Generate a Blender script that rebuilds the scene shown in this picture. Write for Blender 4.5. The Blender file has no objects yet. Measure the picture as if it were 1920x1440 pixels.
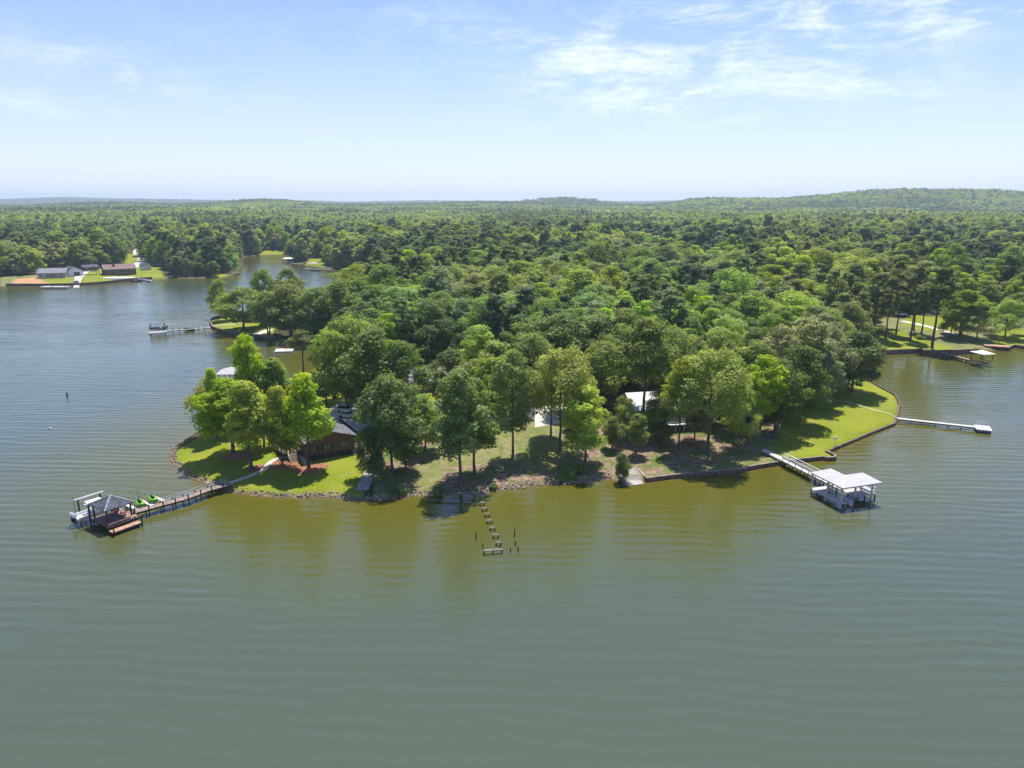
import bpy, math, random
import numpy as np
from mathutils import Vector, Matrix
R_=math.radians
sc=bpy.context.scene; COL=sc.collection
# ---------------- camera, sky, sun, exposure ----------------
CH=42.0; F=1333.0; PIT=math.atan(334/F); CP,SP=math.cos(PIT),math.sin(PIT)
cam=bpy.data.cameras.new('camera'); co=bpy.data.objects.new('camera',cam); COL.objects.link(co)
co.location=(0,0,CH); co.rotation_euler=(math.pi/2-PIT,0,0)
cam.sensor_width=36; cam.lens=36*F/1920; cam.clip_start=1; cam.clip_end=30000
sc.camera=co
SUN_EL,SUN_AZ=66,14
sl=bpy.data.lights.new('sun','SUN'); sl.energy=4.0; sl.angle=R_(.5); sl.color=(1,.955,.88)
so=bpy.data.objects.new('sun',sl); COL.objects.link(so)
sd=Vector((math.sin(R_(SUN_AZ))*math.cos(R_(SUN_EL)),math.cos(R_(SUN_AZ))*math.cos(R_(SUN_EL)),math.sin(R_(SUN_EL))))
so.rotation_euler=sd.to_track_quat('Z','Y').to_euler(); so.location=(0,0,300)
sc.render.engine='CYCLES'; sc.cycles.diffuse_bounces=6
sc.view_settings.view_transform='Standard'; sc.view_settings.look='None'
sc.view_settings.exposure=0.80; sc.view_settings.gamma=1
W=bpy.data.worlds.new("World"); sc.world=W; W.use_nodes=True
def nn(nt,t,**k):
    n=nt.nodes.new(t)
    for a,b in k.items(): setattr(n,a,b)
    return n
def lk(nt,a,b): nt.links.new(a,b)
def mth(nt,op,a,b=None,c=None,clamp=False):
    n=nt.nodes.new('ShaderNodeMath'); n.operation=op; n.use_clamp=clamp
    for i,v in enumerate((a,b,c)):
        if v is None: continue
        if isinstance(v,(int,float)): n.inputs[i].default_value=v
        else: nt.links.new(v,n.inputs[i])
    return n.outputs[0]
def mixc(nt,f,a,b,bt='MIX'):
    n=nt.nodes.new('ShaderNodeMix'); n.data_type='RGBA'; n.blend_type=bt
    for s,v in ((n.inputs[0],f),(n.inputs[6],a),(n.inputs[7],b)):
        if isinstance(v,(int,float)): s.default_value=v
        elif isinstance(v,tuple): s.default_value=(*v[:3],1)
        else: nt.links.new(v,s)
    return n.outputs[2]
def noise(nt,vec,scale,detail=3,rough=.5,dist=0):
    n=nt.nodes.new('ShaderNodeTexNoise'); n.inputs['Scale'].default_value=scale; n.inputs['Detail'].default_value=detail
    n.inputs['Roughness'].default_value=rough; n.inputs['Distortion'].default_value=dist
    if vec is not None: nt.links.new(vec,n.inputs['Vector'])
    return n.outputs['Fac']
def vscale(nt,vec,s,rz=0):
    n=nt.nodes.new('ShaderNodeMapping'); n.inputs['Scale'].default_value=s; n.inputs['Rotation'].default_value=(0,0,rz)
    nt.links.new(vec,n.inputs['Vector']); return n.outputs[0]
def sstep(nt,v,a,b):
    n=nt.nodes.new('ShaderNodeMapRange'); n.interpolation_type='SMOOTHSTEP'
    n.inputs['From Min'].default_value=a; n.inputs['From Max'].default_value=b
    nt.links.new(v,n.inputs['Value']); return n.outputs[0]
def build_world():
    nt=W.node_tree; nt.nodes.clear()
    out=nn(nt,'ShaderNodeOutputWorld'); bg=nn(nt,'ShaderNodeBackground')
    sky=nn(nt,'ShaderNodeTexSky',sky_type='NISHITA'); sky.sun_disc=False
    sky.sun_elevation=R_(SUN_EL); sky.sun_rotation=R_(SUN_AZ); sky.altitude=100
    sky.air_density=1.0; sky.dust_density=0.6; sky.ozone_density=4
    tc=nn(nt,'ShaderNodeTexCoord'); sep=nn(nt,'ShaderNodeSeparateXYZ'); lk(nt,tc.outputs['Generated'],sep.inputs[0])
    x,y,z=sep.outputs
    az=mth(nt,'ARCTAN2',x,y); el=mth(nt,'ARCSINE',z)
    comb=nn(nt,'ShaderNodeCombineXYZ')
    # wispy high cloud, broken up in azimuth and elevation
    lk(nt,mth(nt,'MULTIPLY',az,3.2),comb.inputs[0]); lk(nt,mth(nt,'MULTIPLY',el,7.0),comb.inputs[1])
    f1=noise(nt,vscale(nt,comb.outputs[0],(1.0,1.0,1),R_(-8)),2.6,10,.62,.9)
    f2=noise(nt,vscale(nt,comb.outputs[0],(.55,1.7,1),R_(-24)),7,9,.68,.7)
    f3=noise(nt,vscale(nt,comb.outputs[0],(.7,1.5,1),R_(-30)),19,8,.7,.6)
    fb=mth(nt,'ADD',mth(nt,'ADD',mth(nt,'MULTIPLY',f1,.45),mth(nt,'MULTIPLY',f2,.33)),mth(nt,'MULTIPLY',f3,.22))
    # cloud banks: direction (azimuth, elevation), half sizes, weight, tilt
    def bank(px,py,hw,hh,w,tilt):
        u=(px-960)/F; v=(720-py)/F
        d=Vector((u,CP+v*SP,-SP+v*CP)).normalized()
        a0,e0=math.atan2(d.x,d.y),math.asin(d.z); c,s=math.cos(R_(tilt)),math.sin(R_(tilt))
        da=mth(nt,'SUBTRACT',az,a0); de=mth(nt,'SUBTRACT',el,e0)
        p=mth(nt,'DIVIDE',mth(nt,'ADD',mth(nt,'MULTIPLY',da,c),mth(nt,'MULTIPLY',de,s)),hw/F)
        q=mth(nt,'DIVIDE',mth(nt,'SUBTRACT',mth(nt,'MULTIPLY',de,c),mth(nt,'MULTIPLY',da,s)),hh/F)
        r2=mth(nt,'ADD',mth(nt,'MULTIPLY',p,p),mth(nt,'MULTIPLY',q,q))
        return mth(nt,'MULTIPLY',mth(nt,'EXPONENT',mth(nt,'MULTIPLY',r2,-1.0)),w)
    tot=None
    for b in [(1270,72,140,44,1.15,8),(1060,98,90,30,.95,-6),(1230,120,190,64,1.05,12),(1140,180,130,22,.6,-10),
              (1690,72,150,26,1.15,9),(1640,12,200,34,1.1,6),(1460,58,30,16,.7,0),(1400,160,260,24,.6,-3),(1640,150,160,20,.45,0),
              (240,135,210,26,.5,-9),(20,185,160,18,.45,-3),(860,45,120,26,.4,-12),(330,90,60,18,.25,20),(1760,195,160,18,.35,0),(1450,212,120,14,.3,6),
              (960,60,1500,130,.12,0)]:
        v=bank(*b); tot=v if tot is None else mth(nt,'ADD',tot,v)
    cl=mth(nt,'MULTIPLY',mth(nt,'MINIMUM',tot,.95),sstep(nt,fb,.42,.66),clamp=True)
    cl=mth(nt,'MULTIPLY',cl,.72)
    # thin milky veil low in the sky (humid summer air above the haze box)
    veil=mth(nt,'EXPONENT',mth(nt,'MULTIPLY',mth(nt,'MAXIMUM',el,0.0),-7.5))
    s0=mixc(nt,1.0,sky.outputs[0],(.74,.87,1.20),'MULTIPLY'); s1=mixc(nt,mth(nt,'MULTIPLY',veil,.74),s0,(9.3,9.25,10.0))
    c2=mixc(nt,cl,s1,(9.4,9.7,10.4))
    lk(nt,c2,bg.inputs['Color']); bg.inputs['Strength'].default_value=.080
    lk(nt,bg.outputs[0],out.inputs[0])
build_world()
# ---------------- helpers ----------------
def P(px,py,z=0.0):
    u=(px-960)/F; v=(720-py)/F; t=(z-CH)/(-SP+v*CP); return (u*t,(CP+v*SP)*t)
def zrow(x,y,py):       # height above (x,y) that is seen in row py
    v=(720-py)/F; return CH+(-SP+v*CP)/(CP+v*SP)*y
MATS={}
def mat(name,col,rough=.7,noise_amt=.15,nscale=3.0,metal=0,spec=.3,bump=0,stretch=(1,1,1)):
    if name in MATS: return MATS[name]
    m=bpy.data.materials.new(name); m.use_nodes=True; nt=m.node_tree; b=nt.nodes['Principled BSDF']
    b.inputs['Roughness'].default_value=rough; b.inputs['Metallic'].default_value=metal
    b.inputs['Specular IOR Level'].default_value=spec
    tc=nn(nt,'ShaderNodeTexCoord'); v=vscale(nt,tc.outputs['Object'],stretch)
    f=noise(nt,v,nscale,5,.6)
    d=tuple(c*(1-noise_amt*1.6) for c in col); l=tuple(min(1,c*(1+noise_amt*1.2)) for c in col)
    lk(nt,mixc(nt,sstep(nt,f,.3,.7),d,l),b.inputs['Base Color'])
    if bump:
        bn=nn(nt,'ShaderNodeBump'); bn.inputs['Strength'].default_value=bump; bn.inputs['Distance'].default_value=.02
        lk(nt,f,bn.inputs['Height']); lk(nt,bn.outputs[0],b.inputs['Normal'])
    MATS[name]=m; return m
def tag(o,label=None,cat=None,group=None,kind=None):
    if label: o['label']=label
    if cat: o['category']=cat
    if group: o['group']=group
    if kind: o['kind']=kind
    return o
def empty(name,loc,rz=0,label=None,cat=None,group=None):
    o=bpy.data.objects.new(name,None); COL.objects.link(o); o.location=loc; o.rotation_euler=(0,0,rz)
    o.empty_display_size=.3
    return tag(o,label,cat,group)
def npmesh(name,V,FA,m=None,smooth=False):
    """V (n,3) array, FA (k,4|3) int array"""
    me=bpy.data.meshes.new(name); V=np.asarray(V,np.float32); FA=np.asarray(FA,np.int32); k=FA.shape[1]
    me.vertices.add(len(V)); me.vertices.foreach_set('co',V.ravel())
    me.loops.add(FA.size); me.loops.foreach_set('vertex_index',FA.ravel())
    me.polygons.add(len(FA)); me.polygons.foreach_set('loop_start',np.arange(0,FA.size,k,dtype=np.int32))
    me.polygons.foreach_set('loop_total',np.full(len(FA),k,np.int32))
    if smooth: me.polygons.foreach_set('use_smooth',np.ones(len(FA),bool))
    if m: me.materials.append(m)
    me.update(calc_edges=True); return me
def link(name,me,parent=None,loc=(0,0,0)):
    o=bpy.data.objects.new(name,me); COL.objects.link(o); o.location=loc
    if parent: o.parent=parent
    return o
class MB:
    def __init__(s): s.v=[]; s.f=[]
    def add(s,v,f):
        n=len(s.v); s.v+= [tuple(a) for a in v]; s.f+=[tuple(i+n for i in q) for q in f]; return s
    def box(s,x0,x1,y0,y1,z0,z1):
        return s.add([(x0,y0,z0),(x1,y0,z0),(x1,y1,z0),(x0,y1,z0),(x0,y0,z1),(x1,y0,z1),(x1,y1,z1),(x0,y1,z1)],
          [(0,3,2,1),(4,5,6,7),(0,1,5,4),(1,2,6,5),(2,3,7,6),(3,0,4,7)])
    def beam(s,p,q,w,h):
        p=Vector(p);q=Vector(q);d=(q-p).normalized(); up=Vector((0,0,1))
        if abs(d.z)>.95: up=Vector((1,0,0))
        a=d.cross(up).normalized()*w/2; b=a.cross(d).normalized()*h/2
        v=[p-a-b,p+a-b,p+a+b,p-a+b,q-a-b,q+a-b,q+a+b,q-a+b]
        return s.add(v,[(0,3,2,1),(4,5,6,7),(0,1,5,4),(1,2,6,5),(2,3,7,6),(3,0,4,7)])
    def tube(s,pts,rs,n=8,cap=True):
        pts=[Vector(p) for p in pts]; base=len(s.v); k=len(pts)
        for i,p in enumerate(pts):
            d=(pts[min(i+1,k-1)]-pts[max(i-1,0)]).normalized(); up=Vector((0,0,1)) if abs(d.z)<.9 else Vector((1,0,0))
            a=d.cross(up).normalized(); b=d.cross(a)
            r=rs[i] if isinstance(rs,(list,tuple)) else rs
            for j in range(n):
                t=2*math.pi*j/n; s.v.append(tuple(p+(a*math.cos(t)+b*math.sin(t))*r))
        for i in range(k-1):
            for j in range(n):
                s.f.append((base+i*n+j,base+i*n+(j+1)%n,base+(i+1)*n+(j+1)%n,base+(i+1)*n+j))
        if cap: s.f.append(tuple(base+j for j in range(n))); s.f.append(tuple(base+(k-1)*n+n-1-j for j in range(n)))
        return s
    def cyl(s,x,y,z0,z1,r,n=8): return s.tube([(x,y,z0),(x,y,z1)],r,n)
    def prism(s,poly,z0,z1):
        n=len(poly); v=[(a,b,z0) for a,b in poly]+[(a,b,z1) for a,b in poly]
        return s.add(v,[tuple(range(n-1,-1,-1)),tuple(range(n,2*n))]+[(i,(i+1)%n,n+(i+1)%n,n+i) for i in range(n)])
    def slab(s,quad,t):   # thick plate: top polygon given in 3-D, extruded down by t
        n=len(quad); v=[tuple(a) for a in quad]+[(a[0],a[1],a[2]-t) for a in quad]
        return s.add(v,[tuple(range(n)),tuple(range(2*n-1,n-1,-1))]+[(i,n+i,n+(i+1)%n,(i+1)%n) for i in range(n)])
    def loft(s,rings,close=True):
        n=len(rings[0]); base=len(s.v)
        for r in rings: s.v+=[tuple(p) for p in r]
        for i in range(len(rings)-1):
            for j in range(n):
                s.f.append((base+i*n+j,base+i*n+(j+1)%n,base+(i+1)*n+(j+1)%n,base+(i+1)*n+j))
        if close: s.f.append(tuple(base+n-1-j for j in range(n))); s.f.append(tuple(base+(len(rings)-1)*n+j for j in range(n)))
        return s
    def build(s,name,m,parent=None,smooth=False,loc=(0,0,0)):
        me=bpy.data.meshes.new(name); me.from_pydata(s.v,[],s.f); me.materials.append(m)
        if smooth: me.polygons.foreach_set('use_smooth',np.ones(len(s.f),bool))
        me.update(); return link(name,me,parent,loc)
def copy_tree(o,parent=None):
    c=o.copy(); COL.objects.link(c); c.parent=parent
    for ch in list(o.children): copy_tree(ch,c)
    return c
def vnoise(x,y,seed=0):
    xi=np.floor(x).astype(np.int64); yi=np.floor(y).astype(np.int64); fx=x-xi; fy=y-yi
    fx=fx*fx*(3-2*fx); fy=fy*fy*(3-2*fy)
    def h(a,b):
        n=(a*374761393+b*668265263+seed*1442695041)&0x7fffffff; n=((n^(n>>13))*1274126177)&0x7fffffff
        return ((n^(n>>16))&0xffff)/65535.0
    return (h(xi,yi)*(1-fx)+h(xi+1,yi)*fx)*(1-fy)+(h(xi,yi+1)*(1-fx)+h(xi+1,yi+1)*fx)*fy
# ---------------- shoreline and terrain ----------------
SHORE=[(-140,541),(-60,538),(12,536),(92,536),(146,535),(181,533),(250,526),(285,523),(312,522),(379,521),(410,521),(435,516),(447,507),
 (455,495),(452,484),(462,480),(490,478),(522,477),(545,479),(540,487),(536,491),(555,494),(580,498),(622,504),(655,507),(705,511),(704,518),(696,528),(688,545),(672,563),(650,577),(615,588),
 (560,594),(480,589),(420,588),(396,597),(393,607),(399,617),(418,624),(450,630),(485,633),(517,635),(557,641),(600,646),(632,655),(625,668),(600,682),
 (598,700),(570,722),(520,742),(455,775),(392,804),(369,810),(342,827),(326,845),(322,858),(327,869),(340,881),(354,893),(383,904),(410,911),(433,922),(477,928),
 (508,931),(560,933),(612,930),(633,932),(660,937),(685,937),(722,936),(775,929),(806,928),(860,925),(910,922),(952,918),(993,911),(1040,908),(1060,906),
 (1092,902),(1148,897),(1169,910),(1171,904),(1209,902),(1213,903),(1259,897),(1394,885),(1397,882),(1463,871),(1505,866),(1542,862),
 (1551,864),(1565,863),(1565,859),(1549,851),(1567,843),(1630,816),(1678,797),(1682,785),(1687,762),(1678,743),(1651,729),(1634,720),(1610,706),(1590,696),
 (1578,682),(1590,670),(1620,665),(1651,665),(1727,662),(1731,666),(1761,665),(1800,664),(1834,662),(1844,657),(1889,657),(1900,652),(1925,655),(1990,650),(2120,652),(2400,648)]
shw=[P(*p) for p in SHORE]
LAND=np.array(shw+[(3000,150),(9000,0),(9000,9500),(-9000,9500),(-9000,300),(-1500,395)])
def sdist(x,y,poly=LAND):
    x=np.asarray(x,float).ravel(); y=np.asarray(y,float).ravel(); d2=np.full(x.shape,1e18); ins=np.zeros(x.shape,bool)
    n=len(poly)
    for i in range(n):
        ax,ay=poly[i]; bx,by=poly[(i+1)%n]; dx,dy=bx-ax,by-ay; L=dx*dx+dy*dy+1e-12
        t=np.clip(((x-ax)*dx+(y-ay)*dy)/L,0,1); d2=np.minimum(d2,(x-ax-t*dx)**2+(y-ay-t*dy)**2)
        if ay!=by: ins^=((ay>y)!=(by>y))&(x<(bx-ax)*(y-ay)/(by-ay)+ax)
    d=np.sqrt(d2); return np.where(ins,d,-d)
def sm(t): t=np.clip(t,0,1); return t*t*(3-2*t)
def terr(x,y,s):
    z=np.where(s<0,np.maximum(-2,s*.45),.62*sm(s/.9)+1.5*sm(s/32)+.1*(vnoise(x/5,y/5,3)-.5)*sm(s/4))
    D=y; ang=x/np.maximum(y,50)
    far=sm(s/160)*(10*sm((D-350)/900)+12*sm((D-1300)/1500)+ 4.5*(vnoise(x/75,y/75,15)-.3)*sm((D-235)/90)*sm((1500-D)/500)*sm((s-20)/50)/np.maximum(sm(s/160),.05)*sm(s/60)+ 9*(vnoise(x/260,y/260,5)-.35)*sm((D-350)/500)+ 10*(vnoise(x/700,y/700,6)-.4)*sm((D-900)/900))
    def ridge(yc,w,h): return h*np.exp(-((D-yc)/w)**2)
    amp=(24*sm((ang-.20)/.06)+29*sm((ang-.37)/.15)-11*sm((ang-.67)/.05))*(.94+.12*vnoise(ang*22,ang*0,8))
    far=far+ridge(2500,420,1)*amp
    far=far+ridge(3300,420,1)*(33*np.exp(-((ang-.068)/.062)**2)+8*np.exp(-((ang+.10)/.10)**2)+14*np.exp(-((ang-.24)/.04)**2))
    far=far+ridge(2700,350,1)*(21*np.exp(-((ang+.33)/.065)**2)+12*np.exp(-((ang+.03)/.09)**2)+8*np.exp(-((ang+.55)/.08)**2))
    far=far+ridge(6600,900,1)*(36+34*np.exp(-((ang+.60)/.13)**2)+10*vnoise(ang*9,ang*0,9))
    return z+far
def lines(segs):
    out=[segs[0][0]]
    for a,b,st in segs:
        n=max(1,int(round((b-a)/st))); out+=list(np.linspace(a,b,n+1)[1:])
    return np.array(out)
def geo(a,b,st,g):
    o=[a]; s=st
    while o[-1]<b: o.append(o[-1]+s); s*=g
    o[-1]=b; return o
xs=lines([(-330,-115,3.0),(-115,140,.75),(140,300,2.5)]); right=geo(300,9000,4,1.09); left=[-v for v in geo(330,9000,4,1.09)][::-1]
GX=np.array(left[:-1]+list(xs)+right[1:])
ys=lines([(40,72,4),(72,222,.75),(222,640,2.5)]); GY=np.array([-300,-100,0]+list(ys)+geo(640,9500,4,1.035)[1:])
XX,YY=np.meshgrid(GX,GY); SS=sdist(XX,YY).reshape(XX.shape)
# natural banks waver a little
SS=SS+np.where(np.abs(SS)<3,(vnoise(XX/1.6,YY/1.6,11)-.5)*.5,0)*(XX<12)*(YY<140)
ZZ=terr(XX,YY,SS)
def H(x,y):
    x=np.atleast_1d(np.asarray(x,float)); y=np.atleast_1d(np.asarray(y,float))
    i=np.clip(np.searchsorted(GX,x)-1,0,len(GX)-2); j=np.clip(np.searchsorted(GY,y)-1,0,len(GY)-2)
    fx=(x-GX[i])/(GX[i+1]-GX[i]); fy=(y-GY[j])/(GY[j+1]-GY[j])
    return (ZZ[j,i]*(1-fx)+ZZ[j,i+1]*fx)*(1-fy)+(ZZ[j+1,i]*(1-fx)+ZZ[j+1,i+1]*fx)*fy
def h1(x,y): return float(H(x,y)[0])
def G(px,py):           # point of the ground seen at a pixel (found once, at design time)
    z=1.0
    for _ in range(12): x,y=P(px,py,z); z=.5*z+.5*max(0,h1(x,y))
    return x,y,h1(x,y)
def polymask(pts,soft=2.0,z=1.4):
    pw=np.array([P(a,b,z) for a,b in pts]); x0,y0=pw.min(0)-6; x1,y1=pw.max(0)+6
    m=np.zeros(XX.shape); sel=(XX>x0)&(XX<x1)&(YY>y0)&(YY<y1)
    m[sel]=sm(sdist(XX[sel],YY[sel],pw)/soft+.5); return m
def union(ls,soft=2.0):
    m=np.zeros(XX.shape)
    for l in ls: m=np.maximum(m,polymask(l,soft))
    return m
LAWN=[[(318,864),(328,838),(392,800),(470,775),(560,800),(575,862),(668,850),(700,870),(672,940),(560,940),(430,925),(340,895)],
 [(1500,745),(1560,735),(1600,705),(1660,715),(1710,750),(1700,805),(1560,858),(1500,860),(1450,860),(1460,810)],
 [(385,595),(470,592),(520,605),(505,634),(440,634),(390,622)],
 [(76,537),(66,521),(134,519),(139,537)],[(150,537),(155,516),(195,505),(300,505),(310,520),(250,528)],
 [(225,500),(235,484),(268,484),(262,500)],
 [(462,482),(505,468),(558,472),(545,482)],[(570,496),(580,486),(612,484),(606,502)],[(385,523),(395,512),(440,512),(430,520)],[(625,507),(660,500),(665,509)],
 [(585,772),(600,735),(700,725),(700,750),(640,762)],[(820,706),(835,688),(890,690),(880,712)],[(735,768),(745,745),(850,738),(850,756)],
 [(1640,668),(1645,618),(1700,625),(1790,650),(1760,668)],[(1690,612),(1700,596),(1790,600),(1790,625),(1720,622)],[(1860,645),(1880,615),(2000,618),(2000,652)],
 [(1190,905),(1195,885),(1250,890),(1240,905)],[(1030,690),(1040,684),(1070,684),(1060,694)]]
DRY=[[(700,935),(700,860),(800,780),(880,780),(1010,790),(1080,800),(1090,850),(1080,905),(900,930),(760,938)],
 [(1080,905),(1085,800),(1500,790),(1480,860),(1390,890),(1200,900)],[(1640,600),(2000,610),(2000,655),(1640,665)],[(0,541),(0,520),(150,515),(150,541)],[(570,660),(640,640),(650,652),(600,660)],
 [(1480,870),(1500,845),(1560,845),(1550,868)]]
LITTER=[[(1075,880),(1070,800),(1200,790),(1400,800),(1420,840),(1330,870),(1180,885),(1150,905),(1060,900)],[(660,860),(690,810),(760,800),(800,860),(760,890),(690,900)],
 [(770,850),(770,790),(830,785),(810,840)],[(1400,800),(1500,780),(1500,810),(1440,820)],[(1030,880),(1060,845),(1150,850),(1160,900),(1050,900)],[(820,920),(830,870),(980,860),(1040,880),(1000,900)]]
ORANGE=[[(8,536),(30,524),(66,522),(95,530),(90,537)],[(765,815),(780,798),(812,800),(805,822),(770,830)]]
me=None
nx,ny=len(GX),len(GY)
idx=np.arange(nx*ny).reshape(ny,nx)
FA=np.stack([idx[:-1,:-1],idx[:-1,1:],idx[1:,1:],idx[1:,:-1]],-1).reshape(-1,4)
def ground_material():
    m=bpy.data.materials.new('ground'); m.use_nodes=True; nt=m.node_tree; b=nt.nodes['Principled BSDF']
    b.inputs['Roughness'].default_value=.95; b.inputs['Specular IOR Level'].default_value=.1
    geo_=nn(nt,'ShaderNodeNewGeometry').outputs['Position']
    def at(n): a=nn(nt,'ShaderNodeAttribute'); a.attribute_name=n; return a.outputs['Fac']
    n1=noise(nt,geo_,.35,6,.65); n2=noise(nt,geo_,1.3,6,.7); n3=noise(nt,geo_,.08,4,.6)
    def thr(a,lo=.35,hi=.65,amp=.5): return sstep(nt,mth(nt,'ADD',a,mth(nt,'MULTIPLY',mth(nt,'SUBTRACT',n2,.5),amp)),lo,hi)
    floor_=mixc(nt,sstep(nt,n1,.35,.65),(.075,.062,.036),(.050,.072,.022))
    dryc=mixc(nt,sstep(nt,n1,.36,.62),(.150,.180,.046),(.255,.225,.105)); dryc=mixc(nt,sstep(nt,n2,.46,.70),dryc,(.095,.135,.032))
    lit=mixc(nt,sstep(nt,n2,.38,.62),(.150,.090,.060),(.330,.245,.175)); lit=mixc(nt,sstep(nt,n1,.44,.60),lit,(.12,.155,.038))
    law=mixc(nt,sstep(nt,n3,.35,.65),(.175,.225,.013),(.245,.275,.018)); law=mixc(nt,mth(nt,'MULTIPLY',sstep(nt,n1,.44,.66),.7),law,(.26,.235,.06))
    law=mixc(nt,mth(nt,'MULTIPLY',sstep(nt,n2,.40,.62),.22),law,(.105,.15,.016))
    ora=mixc(nt,sstep(nt,n1,.35,.65),(.42,.20,.10),(.55,.33,.19))
    c=mixc(nt,thr(at('dry')),floor_,dryc); c=mixc(nt,thr(at('litter'),.3,.7,.9),c,lit); c=mixc(nt,thr(at('lawn')),c,law); c=mixc(nt,thr(at('orange')),c,ora)
    bank=mixc(nt,sstep(nt,n2,.3,.7),(.12,.085,.05),(.28,.21,.13))
    c=mixc(nt,mth(nt,'MULTIPLY',thr(at('bank'),.35,.65,.8),.9),c,bank)
    lk(nt,c,b.inputs['Base Color'])
    bn=nn(nt,'ShaderNodeBump'); bn.inputs['Strength'].default_value=.6; bn.inputs['Distance'].default_value=.15
    lk(nt,noise(nt,geo_,4,6,.7),bn.inputs['Height']); lk(nt,bn.outputs[0],b.inputs['Normal'])
    return m
me=npmesh('ground',np.stack([XX.ravel(),YY.ravel(),ZZ.ravel()],1),FA,ground_material(),True)
for n,mk in (('lawn',union(LAWN)),('dry',union(DRY,3)),('litter',union(LITTER,6)),('orange',union(ORANGE,2)),
             ('bank',np.clip(1-SS/.8,0,1)*(SS<.8))):
    a=me.attributes.new(n,'FLOAT','POINT'); a.data.foreach_set('value',mk.astype(np.float32).ravel())
tag(link('ground',me),kind='structure')
# ---------------- water ----------------
def water():
    wx=np.array([-9000,-4000,-2000,-1200,-800,-600,-450]+list(np.arange(-360,301,3.0))+[360,500,800,1500,3000,9000])
    wy=np.array([-300,-150,-60]+list(np.arange(0,660,3.0))+[700,800,1200,2500,9000])
    X,Y=np.meshgrid(wx,wy); s=sdist(X,Y).reshape(X.shape); n_,m_=len(wx),len(wy)
    idx=np.arange(n_*m_).reshape(m_,n_); f=np.stack([idx[:-1,:-1],idx[:-1,1:],idx[1:,1:],idx[1:,:-1]],-1).reshape(-1,4)
    m=bpy.data.materials.new('lake_water'); m.use_nodes=True; nt=m.node_tree; b=nt.nodes['Principled BSDF']
    p=nn(nt,'ShaderNodeNewGeometry').outputs['Position']
    a=nn(nt,'ShaderNodeAttribute'); a.attribute_name='shore'; sh=a.outputs['Fac']
    n0=noise(nt,p,.03,4,.6)
    f1=mth(nt,'ADD',sh,mth(nt,'MULTIPLY',mth(nt,'SUBTRACT',n0,.5),24))
    near=sstep(nt,f1,38,0); edge=sstep(nt,sh,1.6,.1)
    c=mixc(nt,near,(.068,.088,.052),(.096,.092,.011)); c=mixc(nt,edge,c,(.13,.095,.02))
    lk(nt,c,b.inputs['Base Color']); b.inputs['Roughness'].default_value=.055; b.inputs['IOR'].default_value=1.5
    b.inputs['Specular IOR Level'].default_value=.5
    # ripples: fine wind chop in two directions over a long low swell, calmer in patches
    calm=mth(nt,'ADD',mth(nt,'MULTIPLY',noise(nt,vscale(nt,p,(.35,1,1)),.035,4,.6),1.7),-.15)
    w1=noise(nt,vscale(nt,p,(.42,1.0,1),R_(6)),1.5,5,.62,.3)
    w2=noise(nt,vscale(nt,p,(.8,1.0,1),R_(-38)),3.1,4,.6)
    w3=noise(nt,vscale(nt,p,(.10,.62,1),R_(-4)),.75,3,.5,.3)
    wv=nn(nt,'ShaderNodeTexWave',wave_type='BANDS',bands_direction='Y',wave_profile='SIN'); lk(nt,vscale(nt,p,(1,1,1),R_(3)),wv.inputs['Vector'])
    wv.inputs['Scale'].default_value=.16; wv.inputs['Distortion'].default_value=8; wv.inputs['Detail'].default_value=3; wv.inputs['Detail Scale'].default_value=.35; wv.inputs['Detail Roughness'].default_value=.55; sw=wv.outputs['Fac']
    h=mth(nt,'ADD',mth(nt,'ADD',mth(nt,'MULTIPLY',w1,.050),mth(nt,'MULTIPLY',w2,.022)),mth(nt,'ADD',mth(nt,'MULTIPLY',w3,.20),mth(nt,'MULTIPLY',sw,.048)))
    bn=nn(nt,'ShaderNodeBump'); bn.inputs['Distance'].default_value=1.0
    lk(nt,mth(nt,'MULTIPLY',calm,.85,clamp=True),bn.inputs['Strength']); lk(nt,h,bn.inputs['Height']); lk(nt,bn.outputs[0],b.inputs['Normal'])
    me=npmesh('water',np.stack([X.ravel(),Y.ravel(),X.ravel()*0],1),f,m)
    at=me.attributes.new('shore','FLOAT','POINT'); at.data.foreach_set('value',np.clip(-s,-5,80).astype(np.float32).ravel())
    tag(link('water',me),kind='structure')
water()
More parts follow.
